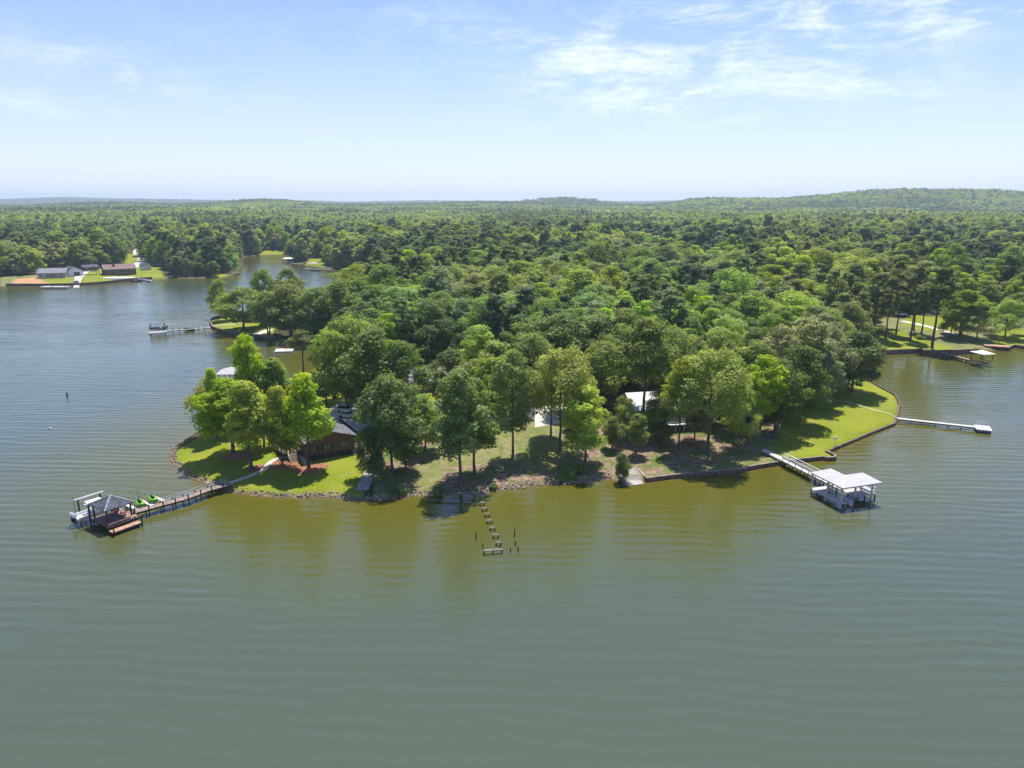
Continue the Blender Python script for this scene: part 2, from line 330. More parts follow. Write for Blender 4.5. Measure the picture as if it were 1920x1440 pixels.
# ---------------- built things ----------------
M_=dict(
 plank=mat('deck_boards',(.28,.21,.175),.8,.35,1.2,stretch=(1,6,1)), plankg=mat('grey_boards',(.46,.44,.42),.85,.25,1.2,stretch=(1,6,1)),
 tan=mat('tan_boards',(.42,.26,.17),.8,.3,1.2,stretch=(1,6,1)), dark=mat('dark_timber',(.055,.04,.035),.85,.3,3), white=mat('white_paint',(.68,.67,.655),.5,.05,2),
 wboard=mat('pale_boards',(.56,.545,.535),.7,.12,1.5,stretch=(1,6,1)), metal=mat('pale_metal_roof',(.46,.445,.425),.4,.04,.8), gal=mat('galvanised',(.52,.53,.55),.4,.1,3,metal=.4),
 shingle=mat('grey_shingles',(.135,.135,.155),.85,.35,2.2,bump=.3), slate=mat('dark_shingles',(.075,.082,.105),.8,.35,2.2,bump=.3), mauve=mat('mauve_shingles',(.26,.24,.27),.85,.25,2.2,bump=.3),
 redroof=mat('brown_red_roof',(.23,.155,.135),.85,.2,1.5), brick=mat('red_brown_brick',(.145,.085,.064),.9,.25,2,stretch=(1,1,5)), siding=mat('grey_siding',(.50,.51,.53),.7,.08,1,stretch=(1,1,6)),
 wsiding=mat('white_siding',(.70,.71,.73),.7,.06,1,stretch=(1,1,6)), tanw=mat('tan_wall',(.42,.36,.30),.8,.15,1.5), glass=mat('window_glass',(.03,.04,.05),.08,.1,1,spec=.8), blk=mat('black_panel',(.022,.026,.036),.6,.2,2),
 conc=mat('concrete',(.52,.49,.45),.85,.12,.8), drive=mat('driveway_concrete',(.58,.52,.46),.9,.12,.4), grav=mat('pale_gravel',(.40,.38,.36),.95,.4,2.5), mulch=mat('pine_straw',(.30,.135,.075),.95,.35,4),
 timber=mat('seawall_timber',(.17,.12,.09),.9,.35,1.5), cap=mat('seawall_cap',(.27,.22,.175),.85,.25,1.2), rock=mat('riprap_rock',(.36,.295,.225),.9,.4,1.1), red=mat('red_plastic',(.42,.02,.025),.45,.1,2),
 rubber=mat('rubber',(.02,.02,.02),.7,.1,2), lime=mat('lime_plastic',(.15,.38,.03),.35,.08,2), hull=mat('white_gelcoat',(.66,.66,.66),.25,.03,1,spec=.6), carw=mat('white_car_paint',(.80,.80,.82),.2,.02,1,spec=.7),
 carg=mat('grey_car_paint',(.05,.06,.075),.2,.02,1,spec=.7), blue=mat('blue_canvas',(.10,.16,.26),.8,.15,2), canv=mat('cream_canvas',(.74,.70,.62),.8,.06,2), cream=mat('cream_float',(.72,.66,.50),.6,.08,2))
def surf(name,pts,m,lift=.05,z=1.2,kind='structure',step=.7):
    """polygon in pixels laid on the ground as a fine sheet"""
    pw=np.array([P(a,b,z) for a,b in pts]); x0,y0=pw.min(0); x1,y1=pw.max(0)
    gx=np.arange(x0-step,x1+step*2,step); gy=np.arange(y0-step,y1+step*2,step); X,Y=np.meshgrid(gx,gy)
    d=sdist(X,Y,pw).reshape(X.shape)
    # pull outside vertices onto the outline
    nx_=len(gx); V=[];idm=-np.ones(X.shape,int); Fc=[]
    segs=[(pw[i],pw[(i+1)%len(pw)]) for i in range(len(pw))]
    def near(p):
        best=None
        for a,b in segs:
            ab=b-a; t=np.clip(((p-a)@ab)/(ab@ab+1e-9),0,1); q=a+t*ab; dd_=((p-q)**2).sum()
            if best is None or dd_<best[0]: best=(dd_,q)
        return best[1]
    for j in range(len(gy)-1):
        for i in range(nx_-1):
            c=d[j:j+2,i:i+2]
            if c.max()<=0: continue
            q=[]
            for jj,ii in ((j,i),(j,i+1),(j+1,i+1),(j+1,i)):
                if idm[jj,ii]<0:
                    p=np.array([X[jj,ii],Y[jj,ii]]); 
                    if d[jj,ii]<0: p=near(p)
                    idm[jj,ii]=len(V); V.append((p[0],p[1],max(h1(p[0],p[1]),.02)+lift))
                q.append(int(idm[jj,ii]))
            Fc.append(tuple(q))
    me=bpy.data.meshes.new(name); me.from_pydata(V,[],Fc); me.materials.append(m); me.update(); o=link(name,me); return tag(o,kind=kind)
def ribbon(name,pts,w,m,lift=.06,kind='structure',world=False):
    pw=[Vector(p if world else G(*p)[:2]) for p in pts]; dn=[]
    # Catmull-Rom
    for i in range(len(pw)-1):
        p0=pw[max(i-1,0)];p1=pw[i];p2=pw[i+1];p3=pw[min(i+2,len(pw)-1)]; n=max(2,int((p2-p1).length/.6))
        for k in range(n):
            t=k/n; dn.append(.5*((2*p1)+(p2-p0)*t+(2*p0-5*p1+4*p2-p3)*t*t+(3*p1-p0-3*p2+p3)*t**3))
    dn.append(pw[-1]); V=[]
    for i,p in enumerate(dn):
        d=(dn[min(i+1,len(dn)-1)]-dn[max(i-1,0)]).normalized(); nrm=Vector((-d.y,d.x)); ww=w(i/len(dn)) if callable(w) else w
        for s_ in (-.5,-.17,.17,.5):
            q=p+nrm*ww*s_; V.append((q.x,q.y,h1(q.x,q.y)+lift))
    Fc=[(4*i+k,4*i+k+1,4*i+k+5,4*i+k+4) for i in range(len(dn)-1) for k in range(3)]
    me=bpy.data.meshes.new(name); me.from_pydata(V,[],Fc); me.materials.append(m); me.update(); return tag(link(name,me),kind=kind)
def ring(px,py,r,sq=.8):
    x,y,z=G(px,py); V=[(x,y,h1(x,y)+.05)]; n=22; rng=random.Random(int(px))
    rr=[1+rng.uniform(-.12,.12) for _ in range(n)]
    for k in (.5,1):
        for j in range(n): a=2*math.pi*j/n; q=(x+r*k*rr[j]*math.cos(a),y+r*k*rr[j]*sq*math.sin(a)); V.append((*q,h1(*q)+.05))
    Fc=[(0,1+j,1+(j+1)%n) for j in range(n)]+[(1+j,1+n+j,1+n+(j+1)%n,1+(j+1)%n) for j in range(n)]
    me=bpy.data.meshes.new('mulch_bed'); me.from_pydata(V,[],Fc); me.materials.append(M_['mulch']); me.update(); tag(link('mulch_bed',me),kind='structure')
# paths, drives, beds
ribbon('path',[(430,907),(455,898),(478,889),(495,881),(502,872),(510,865),(522,860),(548,856)],.95,M_['conc'])
ribbon('paved_apron',[(540,859),(562,853),(578,870)],1.3,M_['conc'],.07)
ribbon('gravel_path',[(703,870),(694,886),(686,902),(679,920)],1.9,M_['grav'],.06)
for a in [(448,855,2.4),(485,879,2.0),(536,872,2.2),(522,868,1.4),(575,880,2.5),(592,876,2.0)]: ring(*a)
surf('driveway',[(588,780),(640,755),(700,765),(720,790),(700,815),(668,812),(640,790)],M_['drive'],z=1.6)
surf('driveway',[(1003,800),(1003,765),(1060,758),(1062,792)],M_['drive'],z=2)
ribbon('driveway',[(785,768),(800,762),(815,760)],2.4,M_['drive'])
ribbon('path',[(1683,785),(1640,769),(1600,757),(1560,750),(1530,752)],.75,mat('worn_path',(.42,.36,.20),.9,.2,1),.05)
ribbon('path',[(1690,602),(1720,608),(1760,618),(1795,628)],2.6,M_['drive'])
ribbon('path',[(398,613),(430,609),(470,604)],1.2,M_['conc'])
surf('boat_ramp',[(1152,884),(1191,880),(1208,902),(1174,906)],mat('ramp_concrete',(.36,.33,.29),.9,.25,.8),z=.5,lift=.05)
ribbon('path',[(470,632),(490,624),(506,618)],3.2,M_['drive'])
ribbon('road',[(262,466),(257,474),(266,484),(262,492),(250,502)],6,M_['drive'],.1)
ribbon('driveway',[(143,535),(146,526),(152,517),(170,507),(198,506)],3.5,M_['conc'],.1)
surf('boat_ramp',[(137,536),(141,520),(150,520),(148,536)],M_['conc'],z=1,lift=.07,step=1.5)
# ---- riprap stones, bushes ----
def riprap():
    rng=np.random.default_rng(9); t=(1+5**.5)/2
    iv=np.array([(-1,t,0),(1,t,0),(-1,-t,0),(1,-t,0),(0,-1,t),(0,1,t),(0,-1,-t),(0,1,-t),(t,0,-1),(t,0,1),(-t,0,-1),(-t,0,1)])/1.9
    fi=np.array([(0,11,5),(0,5,1),(0,1,7),(0,7,10),(0,10,11),(1,5,9),(5,11,4),(11,10,2),(10,7,6),(7,1,8),(3,9,4),(3,4,2),(3,2,6),(3,6,8),(3,8,9),(4,9,5),(2,4,11),(6,2,10),(8,6,7),(9,8,1)])
    Vs=[];Fs=[];n=0
    a=next(i for i,p in enumerate(SHORE) if p==(342,827)); b=next(i for i,p in enumerate(SHORE) if p==(1148,897))
    for i in range(a,b):
        p,q=Vector(shw[i]),Vector(shw[i+1]); L=(q-p).length; nr=Vector((q.y-p.y,-(q.x-p.x))).normalized()
        dens=20 if SHORE[i][0]>480 else 12
        for k in range(int(L*dens)):
            c=p+(q-p)*rng.random()-nr*rng.uniform(-.9,.75)*1.0
            if sdist([c.x],[c.y])[0]<-.5: continue
            s=rng.uniform(.05,.17)*(1 if rng.random()<.93 else 1.7); v=iv*s*rng.uniform(.6,1.3,(12,1))*np.array([rng.uniform(.8,1.5),rng.uniform(.8,1.4),.75])
            an=rng.uniform(0,6.28); ca,sa=math.cos(an),math.sin(an); v=np.stack([v[:,0]*ca-v[:,1]*sa,v[:,0]*sa+v[:,1]*ca,v[:,2]],1)+np.array([c.x,c.y,max(0,h1(c.x,c.y))+s*.25])
            Vs.append(v);Fs.append(fi+n);n+=12
    o=link('riprap',npmesh('riprap',np.vstack(Vs),np.vstack(Fs),M_['rock'])); tag(o,'grey and tan riprap stones piled along the natural bank','stones',kind='stuff')
riprap()
SHR=[(1070,893,2.6,1.7,'bushy green shrub by the water left of the boat ramp'),(1088,886,2.2,1.5,'second green shrub just above the one by the water'),(1055,901,1.6,1.0,'low shrub at the bank where the stones end'),
 (1726,635,3.4,1.3,'rounded clipped bush on the cove lawn under the pines'),(932,812,1.3,.9,'small shrub by the white porch posts'),(955,806,1.5,1.0,'small shrub below the white house wall'),
 (745,925,2.2,1.0,'low weeds on the bank left of the slim leaning tree'),(512,800,1.6,1.2,'garden shrub behind the deck stairs'),(1545,868,1.2,.5,'grass tuft on the short timber jetty'),
 (820,924,1.8,1.1,'dark bush at the water edge by the tree shadow'),(925,917,1.5,.8,'low bush at the bank right of the slim trees'),(1500,752,2.4,1.7,'dark bush under the silvery oaks'),(1480,770,2.0,1.3,'bush at the shaded edge of the sunny lawn'),
 (1585,728,2.6,1.8,'bush at the foot of the wide oak on the lawn tip'),(1610,722,2.2,1.5,'bush on the cove bank behind the wide oak'),(1232,800,2.2,1.4,'hedge bush below the white deck rail'),(1205,802,2,1.5,'dark bush left of the white deck rail')]
for i,(px,py,w,h,l) in enumerate(SHR):
    x,y,z=G(px,py); o=empty('shrub',(x,y,z),i*1.3,l,'shrub'); SHR[i]=(o,w,h)
# ---- seawalls ----
def seawall(pts,label,top=.6,th=.24,cw=.12):
    pw=[Vector((*P(a,b,0),0)) for a,b in pts]; o=empty('seawall',(pw[0].x,pw[0].y,0),0,label,'seawall'); a,c=MB(),MB(); b0=pw[0]
    for p,q in zip(pw,pw[1:]):
        d=(q-p).normalized(); p_=p-d*.06-b0; q_=q+d*.06-b0
        zj=random.Random(int(p.x*50)).uniform(0,.012)
        a.beam(p_+Vector((0,0,-.5+top/2)),q_+Vector((0,0,-.5+top/2)),th-zj,top+1.0); c.beam(p_+Vector((0,0,top+.045+zj)),q_+Vector((0,0,top+.045+zj)),th+cw-.04*(cw<.1),.09 if cw>.1 else .05)
        L=(q-p).length
        for k in range(int(L/2.2)+1):
            m=p_+(q_-p_)*(k+.5)/(int(L/2.2)+1); nrm=Vector((d.y,-d.x,0))*(th/2+.07); a.cyl(m.x+nrm.x,m.y+nrm.y,-1,top-.1,.09,6)
    a.build('wall',M_['timber'],o); c.build('cap',M_['cap' if cw>.1 else 'timber'],o)
seawall([(1147,881),(1158,895),(1169,910)],'short timber wall on the left side of the boat ramp')
seawall([(1194,884),(1213,903),(1259,897),(1394,885),(1397,882),(1463,871)],'long timber seawall from the boat ramp to the white dock')
seawall([(1463,871),(1505,866),(1542,862),(1551,864),(1565,863),(1565,859),(1549,851)],'stepped timber seawall with a short jetty right of the white dock')
seawall([(1549,851),(1567,843),(1630,816),(1678,797),(1682,785),(1687,762),(1678,743),(1651,729),(1634,720)],'low dark seawall curving round the big sunny lawn',.42,.18,.08)
seawall([(1648,665),(1727,662),(1731,666),(1761,665),(1800,664),(1834,662)],'dark seawall along the cove lawn',1.3)
seawall([(1889,657),(1900,652),(1925,655),(1990,650)],'piece of seawall cut by the right edge beyond the cove dock',.9)
seawall([(394,606),(399,617),(418,624),(450,630),(485,633),(517,635)],'seawall round the small lawn point across the inlet',1.0)
seawall([(12,536),(92,536),(146,535),(181,533),(250,526),(285,523)],'dark seawall under the far houses on the left',1.2,.4)
# ---- docks ----
def frame(label,cat,name,o0,v,z=0):
    v=Vector(v).normalized(); u=Vector((v.y,-v.x)); return empty(name,(o0[0],o0[1],z),math.atan2(u.y,u.x),label,cat)
def hiproof(mb,x0,x1,y0,y1,ze,zp,th=.12,ridge=0):
    cx,cy=(x0+x1)/2,(y0+y1)/2
    for (a,b) in (((x0,y0),(x1,y0)),((x1,y0),(x1,y1)),((x1,y1),(x0,y1)),((x0,y1),(x0,y0))):
        if ridge: pa=(min(max(a[0],x0+ridge),x1-ridge),cy,zp); pb=(min(max(b[0],x0+ridge),x1-ridge),cy,zp)
        else: pa=pb=None
        if ridge and pa!=pb: mb.slab([(*a,ze),(*b,ze),pb,pa],th)
        else: mb.slab([(*a,ze),(*b,ze),pa or (cx,cy,zp)],th)
# left gazebo dock : local x = u, y = v
O=(-53.4,88.0); V_=(.57,.82)
def loc_uv(x,y,o=O,v=V_):
    v=Vector(v).normalized(); dx,dy=x-o[0],y-o[1]; return dx*v.y-dy*v.x, dx*v.x+dy*v.y
def W_(u,v_,o=O,v=V_):
    v=Vector(v).normalized(); return o[0]+u*v.y+v_*v.x, o[1]-u*v.x+v_*v.y
gz=frame('brown boardwalk dock with low posts ending in a square deck, left shore','dock','pier',O,V_)
d=MB(); 
for k in range(12): d.box(-3.5+k*.4,-3.5+k*.4+.385,-1.3,2.6,.9,1.0)
d.build('deck',M_['plank'],gz)
MB().box(1.45,2.5,-1.45,2.45,.45,.55).build('lower_step',M_['tan'],gz)
MB().box(1.0,1.36,-1.3,2.5,1.25,1.33).box(1.1,1.26,-1.1,-1.0,1.0,1.25).box(1.1,1.26,.5,.6,1.0,1.25).box(1.1,1.26,2.2,2.3,1.0,1.25).build('bench',M_['tan'],gz)
fr=MB().box(-3.5,1.28,-1.3,-1.22,.62,.9).box(-3.5,1.28,2.52,2.6,.62,.9).box(-3.5,-3.42,-1.22,2.52,.62,.9).box(1.2,1.28,-1.22,2.52,.62,.9).box(1.45,1.55,-1.45,2.45,.22,.45).box(2.4,2.5,-1.45,2.45,.22,.45); fr.build('frame',M_['dark'],gz)
for (a,b,t) in [(-3.3,-1.1,.9),(-1.2,-1.1,.9),(1.1,-1.1,.9),(-3.3,2.3,.9),(-1.2,2.3,.9),(1.1,2.3,1.0),(2.56,-1.3,1.0),(2.56,2.4,1.5),(-3.3,.6,.9),(1.45,-1.5,1.05),(-1.9,2.75,1.6),(-.4,3.1,1.7)]:
    MB().cyl(a,b,-1.5,t,.10,8).build('pile',M_['dark'],gz)
# the boardwalk in four straight bays from the deck to the shore
cl=[loc_uv(*P(250,959,1.0)),loc_uv(*P(300,946,1.0)),loc_uv(*P(345,934,1.05)),loc_uv(*P(390,917,1.1)),loc_uv(*P(432,905,1.15))]
cl[0]=(cl[0][0],2.61); wk=MB(); rl=MB(); st=MB()
for i,(p,q) in enumerate(zip(cl,cl[1:])):
    za,zb=1.0+.02*i,1.0+.02*(i+1); p3=Vector((p[0],p[1],za-.05)); q3=Vector((q[0],q[1],zb-.05)); dd_=(q3-p3).normalized(); n3=Vector((dd_.y,-dd_.x,0))
    wk.beam(p3,q3,1.25,.1)
    for s_ in (-1,1): st.beam(p3+n3*.5*s_-Vector((0,0,.16)),q3+n3*.5*s_-Vector((0,0,.16)),.1,.22)
    L=(q3-p3).length; n=max(1,round(L/2.1))
    for k in range(n):
        m=p3+(q3-p3)*(k+.15)/n
        for s_ in (-1,1):
            c=m+n3*.7*s_; MB().cyl(c.x,c.y,-1.5,m.z+(.75 if s_>0 else .35),.09,7).build('pile',M_['dark'],gz)
    if i>=1:
        for h_ in (.55,.28): rl.beam(p3-n3*.98+Vector((0,0,h_)),q3-n3*.98+Vector((0,0,h_)),.07,.05)
        rl.beam(p3-n3*.98+Vector((0,0,.05)),q3-n3*.98+Vector((0,0,.05)),.26,.05)
wk.build('walkway',M_['plank'],gz); st.build('stringer',M_['dark'],gz); rl.build('rail',M_['gal'],gz)
gb=frame('small open pavilion with a grey-blue hipped roof on the left dock deck','gazebo','gazebo',O,V_,1.0)
for (a,b) in ((-2.9,-1.05),(.65,-1.05),(.65,2.1),(-2.9,2.1)): MB().box(a-.09,a+.09,b-.09,b+.09,.003,2.2).build('post',mat('brown_post',(.085,.045,.035),.8,.2,2),gb)
r=MB(); hiproof(r,-3.25,1.0,-1.4,2.45,2.17,3.25); r.build('roof',M_['slate'],gb); 
r=MB()
for a,b in (((-3.25,-1.4),(-1.125,.525)),((1.0,-1.4),(-1.125,.525)),((1.0,2.45),(-1.125,.525)),((-3.25,2.45),(-1.125,.525))): r.beam((*a,2.2),(*b,3.28),.16,.05)
r.build('hip_cap',mat('pale_hip_cap',(.30,.30,.33),.8,.2,2),gb); MB().box(-2.95,.7,-1.12,-.98,2.02,2.16).box(-2.95,.7,2.03,2.17,2.02,2.16).box(-2.97,-2.83,-.98,2.03,2.02,2.16).box(.58,.72,-.98,2.03,2.02,2.16).build('beam',M_['dark'],gb)
def adirondack(x,y,rz,label):
    o=empty('garden_chair',(x,y,1.0),rz,label,'chair',None)
    MB().slab([(-.27,-.3,.38),(.27,-.3,.38),(.25,.25,.26),(-.25,.25,.26)],.04).build('seat',M_['red'],o)
    b=MB()
    for k in range(5): b.slab([(-.27+k*.11,.24,.26),(-.27+k*.11+.095,.24,.26),(-.29+k*.12+.1,.55,.98-.04*abs(k-2)),(-.29+k*.12,.55,.98-.04*abs(k-2))],.03)
    b.build('backrest',M_['red'],o)
    for s_ in (-1,1):
        MB().box(s_*.36-.06,s_*.36+.06,-.38,.35,.52,.55).build('armrest',M_['red'],o); MB().box(s_*.33-.025,s_*.33+.025,-.34,-.26,0.003,.52).build('leg',M_['red'],o); MB().box(s_*.33-.025,s_*.33+.025,.24,.32,0.003,.52).build('leg',M_['red'],o)
bx_,by_=W_(-1.9,1.2); adirondack(bx_,by_,R_(20),'red slatted garden chair in the shade of the gazebo, left of the pair')
bx_,by_=W_(-.9,1.75); adirondack(bx_,by_,R_(-60),'red slatted garden chair in the gazebo, right of the pair nearest the walkway')
# boat lift and centre-console boat
bl=frame('boat lift with two long white beams on dark piles beside the gazebo','boat lift','boat_lift',W_(-4.9,.2),V_)
for s_ in (-1.45,1.45):
    MB().beam((s_,-2.1,3.05),(s_,1.8,3.05),.2,.2).build('beam',M_['white'],bl)
    for yy in (-1.6,1.3): MB().cyl(s_,yy,-1.5,2.94,.12,8).build('pile',M_['dark'],bl)
for yy in (-1.2,.95): MB().beam((-1.35,yy,.55),(1.35,yy,.55),.14,.16).build('cradle',M_['gal'],bl)
def boat(x,y,rz,L,Wd,z,label,console=True,hullm='hull',top=None,outboards=1,cat='boat'):
    o=empty('boat',(x,y,z),rz,label,cat); h=MB(); rings=[]
    for i in range(9):
        t=i/8; yy=-L/2+L*t; w=Wd/2*(1-max(0,(t-.45)/.55)**2.2*.97); ke=-.0+.42*max(0,(t-.5)*2)**2; dk=.72+.22*t
        rings.append([(-w,yy,dk),(-w*.93,yy,dk*.45+ke*.4),(-w*.45,yy,ke*.9+.06),(0,yy,ke),(w*.45,yy,ke*.9+.06),(w*.93,yy,dk*.45+ke*.4),(w,yy,dk),(w*.86,yy,dk),(w*.72,yy,.42+ke*.55),(-w*.72,yy,.42+ke*.55),(-w*.86,yy,dk)])
    h.loft(rings).build('hull',M_[hullm],o,smooth=False)
    if console:
        MB().loft([[(-.32,-.1,.42),(.32,-.1,.42),(.32,.55,.42),(-.32,.55,.42)],[(-.3,0,1.15),(.3,0,1.15),(.26,.4,1.15),(-.26,.4,1.15)]]).build('console',M_['hull'],o)
        MB().slab([(-.26,.42,1.16),(.26,.42,1.16),(.24,.22,1.5),(-.24,.22,1.5)],.03).build('windshield',M_['glass'],o)
        MB().box(-.42,.42,-1.05,-.6,.42,.85).build('seat',M_['white'],o)
    if top:
        t_=MB().loft([[(-.85,-1.1,1.98),(.85,-1.1,1.98),(.85,1.0,1.98),(-.85,1.0,1.98)],[(-.8,-1.0,2.08),(.8,-1.0,2.08),(.8,.9,2.08),(-.8,.9,2.08)]]); t_.build('canopy',M_[top],o)
        pp=MB()
        for a in (-.6,.6):
            for b in (-.5,.6): pp.tube([(a*.6,b*.6+.1,.5),(a,b,1.98)],.025,5)
        pp.build('canopy_frame',M_['gal'],o)
    for k in range(outboards):
        xx=(k-(outboards-1)/2)*.75; m=MB().loft([[(xx-.17,-L/2-.55,.75),(xx+.17,-L/2-.55,.75),(xx+.17,-L/2-.08,.75),(xx-.17,-L/2-.08,.75)],[(xx-.2,-L/2-.6,1.0),(xx+.2,-L/2-.6,1.0),(xx+.2,-L/2-.05,1.0),(xx-.2,-L/2-.05,1.0)],[(xx-.12,-L/2-.5,1.3),(xx+.12,-L/2-.5,1.3),(xx+.12,-L/2-.15,1.25),(xx-.12,-L/2-.15,1.25)]])
        m.build('outboard_motor',M_['hull' if outboards>1 else 'rubber'],o); MB().box(xx-.06,xx+.06,-L/2-.45,-L/2-.2,-.15,.75).build('motor_leg',M_['rubber'],o)
    return o
vz=math.atan2(-V_[0],V_[1])
bx_,by_=W_(-4.9,.15); boat(bx_,by_,vz,5.4,2.1,.64,'white centre console boat with two white outboards, raised on the lift by the gazebo',top='white',outboards=2)
for i,(u,v_,l) in enumerate([(-5.9,-2.1,'thin dark pole standing in the water behind the boat motors'),(-2.0,4.6,'tall thin dark pole between the gazebo and the jet skis')]):
    x,y=W_(u,v_); o=MB().tube([(0,0,-1),(0,0,3.9-i*.2)],[.035,.02],6).build('mooring_pole',M_['dark'],None,loc=(x,y,0)); tag(o,l,'pole')
# jet ski float
jf=frame('low floating rack of pale plastic and boards beside the left walkway','floating dock','floating_dock',W_(-1.1,6.1),V_,.05)
for yy in (-1.6,.4,2.2): MB().loft([[(-4.6,yy-.3,.0),(-1.0,yy-.3,0),(-1.0,yy+.3,0),(-4.6,yy+.3,0)],[(-4.5,yy-.24,.34),(-1.1,yy-.24,.34),(-1.1,yy+.24,.34),(-4.5,yy+.24,.34)]]).build('float',M_['cream'],jf)
for yy in (-3.0,-2.5): MB().box(-1.9,.35,yy,yy+.22,.3,.5).build('slat',M_['gal'],jf)
def jetski(x,y,rz,label,g):
    o=empty('jet_ski',(x,y,.42),rz,label,'jet ski',g); h=MB(); rr=[]
    for i in range(8):
        t=i/7; yy=-1.35+2.7*t; w=.52*(1-max(0,(t-.5)*2)**2.2*.9); dk=.45+.18*t; rr.append([(-w,yy,dk),(-w*.9,yy,.18+.22*t*t),(0,yy,.02+.3*t*t),(w*.9,yy,.18+.22*t*t),(w,yy,dk),(w*.5,yy,dk+.08),(-w*.5,yy,dk+.08)])
    h.loft(rr).build('hull',M_['lime'],o,True)
    MB().loft([[(-.17,-1.0,.52),(.17,-1.0,.52),(.17,.35,.52),(-.17,.35,.52)],[(-.14,-1.0,.85),(.14,-1.0,.85),(.14,.3,.75),(-.14,.3,.75)]]).build('seat',M_['rubber'],o)
    MB().loft([[(-.3,.2,.55),(.3,.2,.55),(.2,1.15,.62),(-.2,1.15,.62)],[(-.2,.35,.98),(.2,.35,.98),(.13,.95,.8),(-.13,.95,.8)]]).build('cowl',M_['hull'],o)
    MB().tube([(-.38,.3,1.0),(0,.42,.98),(.38,.3,1.0)],.03,6).build('handlebar',M_['rubber'],o)
for i,(u,v_,l) in enumerate([(-4.0,5.5,'green and white jet ski nearest the gazebo'),(-4.05,7.4,'green and white jet ski farther along, toward the shore')]):
    x,y=W_(u,v_); jetski(x,y,vz+R_(78),l,'jet skis')
# ---- old pilings in the lake ----
def hframe(px,py,wd,h,label,mid=False,rz=0,beamh=.12,name='dock_remnant'):
    x,y=P(px,py,0); o=empty(name,(x,y,0),rz,label,'piling frame','old dock frames')
    for s_ in (-1,1)+((0,) if mid else ()): MB().cyl(s_*wd/2,0,-1.6,h,.085,7).build('pile',M_['dark'],o)
    MB().beam((-wd/2-.1,-.11,h-.12),(wd/2+.1,-.11,h-.12),.1,.16).beam((-wd/2-.1,.11,h-.12),(wd/2+.1,.11,h-.12),.1,.16).build('cross_beam',mat('weathered_beam',(.42,.36,.26),.9,.25,3),o)
NTH=['nearest the shore','second from the shore','third from the shore','middle one of the row','third from the open water end','second from the open water end','last of the small ones, nearest the long frame']
for i,(px,py) in enumerate([(904,947),(909,957.5),(913.5,968.5),(918,980.5),(923.5,994),(929.5,1008),(935,1022)]):
    hframe(px,py,.62,.5,'small two-post frame of the ruined dock, '+NTH[i],rz=R_(5))
hframe(924.5,1038,2.25,.6,'long three-post frame at the lake end of the ruined dock',True,R_(9))
for px,py,h,l in [(892.5,1011,.9,'tall lone post left of the ruined dock frames'),(964.5,1005,.95,'tallest lone post right of the ruined dock frames'),(905,1027,.5,'short lone post left of the long frame'),(936.7,1030.5,.5,'lone post just behind the right end of the long frame'),
  (966,1022,.6,'lone post right of the last small frame'),(957,1035,.5,'short lone post right of the long frame'),(971,1034,.65,'rightmost lone post of the ruined dock')]:
    x,y=P(px,py,0); o=MB().tube([(0,0,-1.5),(.02,.01,h)],[.09,.075],7).build('piling',M_['dark'],None,loc=(x,y,0)); tag(o,l,'post','old dock posts')
# ---- right white dock ----
O2=(46.3,92.9); V2=(-.31,.95)
rd=frame('long white dock with railings running from the bank to the covered boat slip','dock','pier',O2,V2)
MB().box(4.15,5.3,5.3,23.4,1.0,1.1).build('walkway',M_['wboard'],rd)
MB().box(4.2,4.3,5.3,23.2,.78,1.0).box(5.15,5.25,5.3,23.2,.78,1.0).build('stringer',M_['gal'],rd)
MB().box(4.3,8.15,1.95,5.3,.92,1.04).build('platform',M_['plankg'],rd)
MB().box(.85,2.15,1.15,7.25,.62,.74).box(2.15,4.15,6.2,7.25,.62,.74).build('finger_dock',M_['wboard'],rd)
for s_,x_ in ((0,4.1),(1,5.35)):
    a,b=(5.3,17.6) if s_==0 else (6.5,19)
    r=MB().beam((x_,a,1.95),(x_,b,1.95),.12,.05).beam((x_,a,1.55),(x_,b,1.55),.05,.09)
    if s_==1: r.beam((x_,a,1.3),(x_,b,1.3),.05,.09)
    r.build('rail',M_['white'],rd)
    n=8
    for k in range(n+1): y_=a+(b-a)*k/n; MB().box(x_-.05,x_+.05,y_-.05,y_+.05,.8,1.93).build('rail_post',M_['gal'],rd)
r=MB().beam((4.4,5.22,1.95),(8.05,5.22,1.95),.1,.06).beam((8.05,2.0,1.95),(8.05,5.2,1.95),.1,.06).beam((8.05,2.0,1.5),(8.05,5.2,1.5),.05,.1).beam((4.4,5.22,1.5),(8.05,5.22,1.5),.05,.1)
r.build('rail',M_['white'],rd); MB().box(7.5,8.0,2.1,5.1,1.4,1.47).box(7.6,7.7,2.2,2.3,1.04,1.4).box(7.6,7.7,4.9,5.0,1.04,1.4).build('bench',M_['white'],rd)
for k in range(8):
    y_=6.5+k*1.75
    for x_ in (4.25,5.2): MB().cyl(x_,y_,-1.5,.8,.1,7).build('pile',M_['dark'],rd)
for a,b in ((4.4,2.05),(8.05,2.05),(8.05,5.2),(6.2,2.05),(1,1.3),(2.05,1.3),(1,4.1),(1,7.1),(2.1,7.1),(6.2,5.2)): MB().cyl(a,b,-1.5,.62 if a<3 else .92,.11,8).build('pile',M_['gal' if a<3 else 'dark'],rd)
for a,b in ((2.3,2.0),(2.3,3.8)): MB().tube([(a-.2,b,.7),(a-.2,b,1.35),(a-.2,b-.35,1.35),(a-.2,b-.35,.7)],.03,6).build('ladder_rail',M_['gal'],rd)
bh=frame('white L-shaped flat metal roof on posts over the boat slip at the dock end','boathouse','boathouse',O2,V2)
zr=3.3; a0,b0=.75,.8
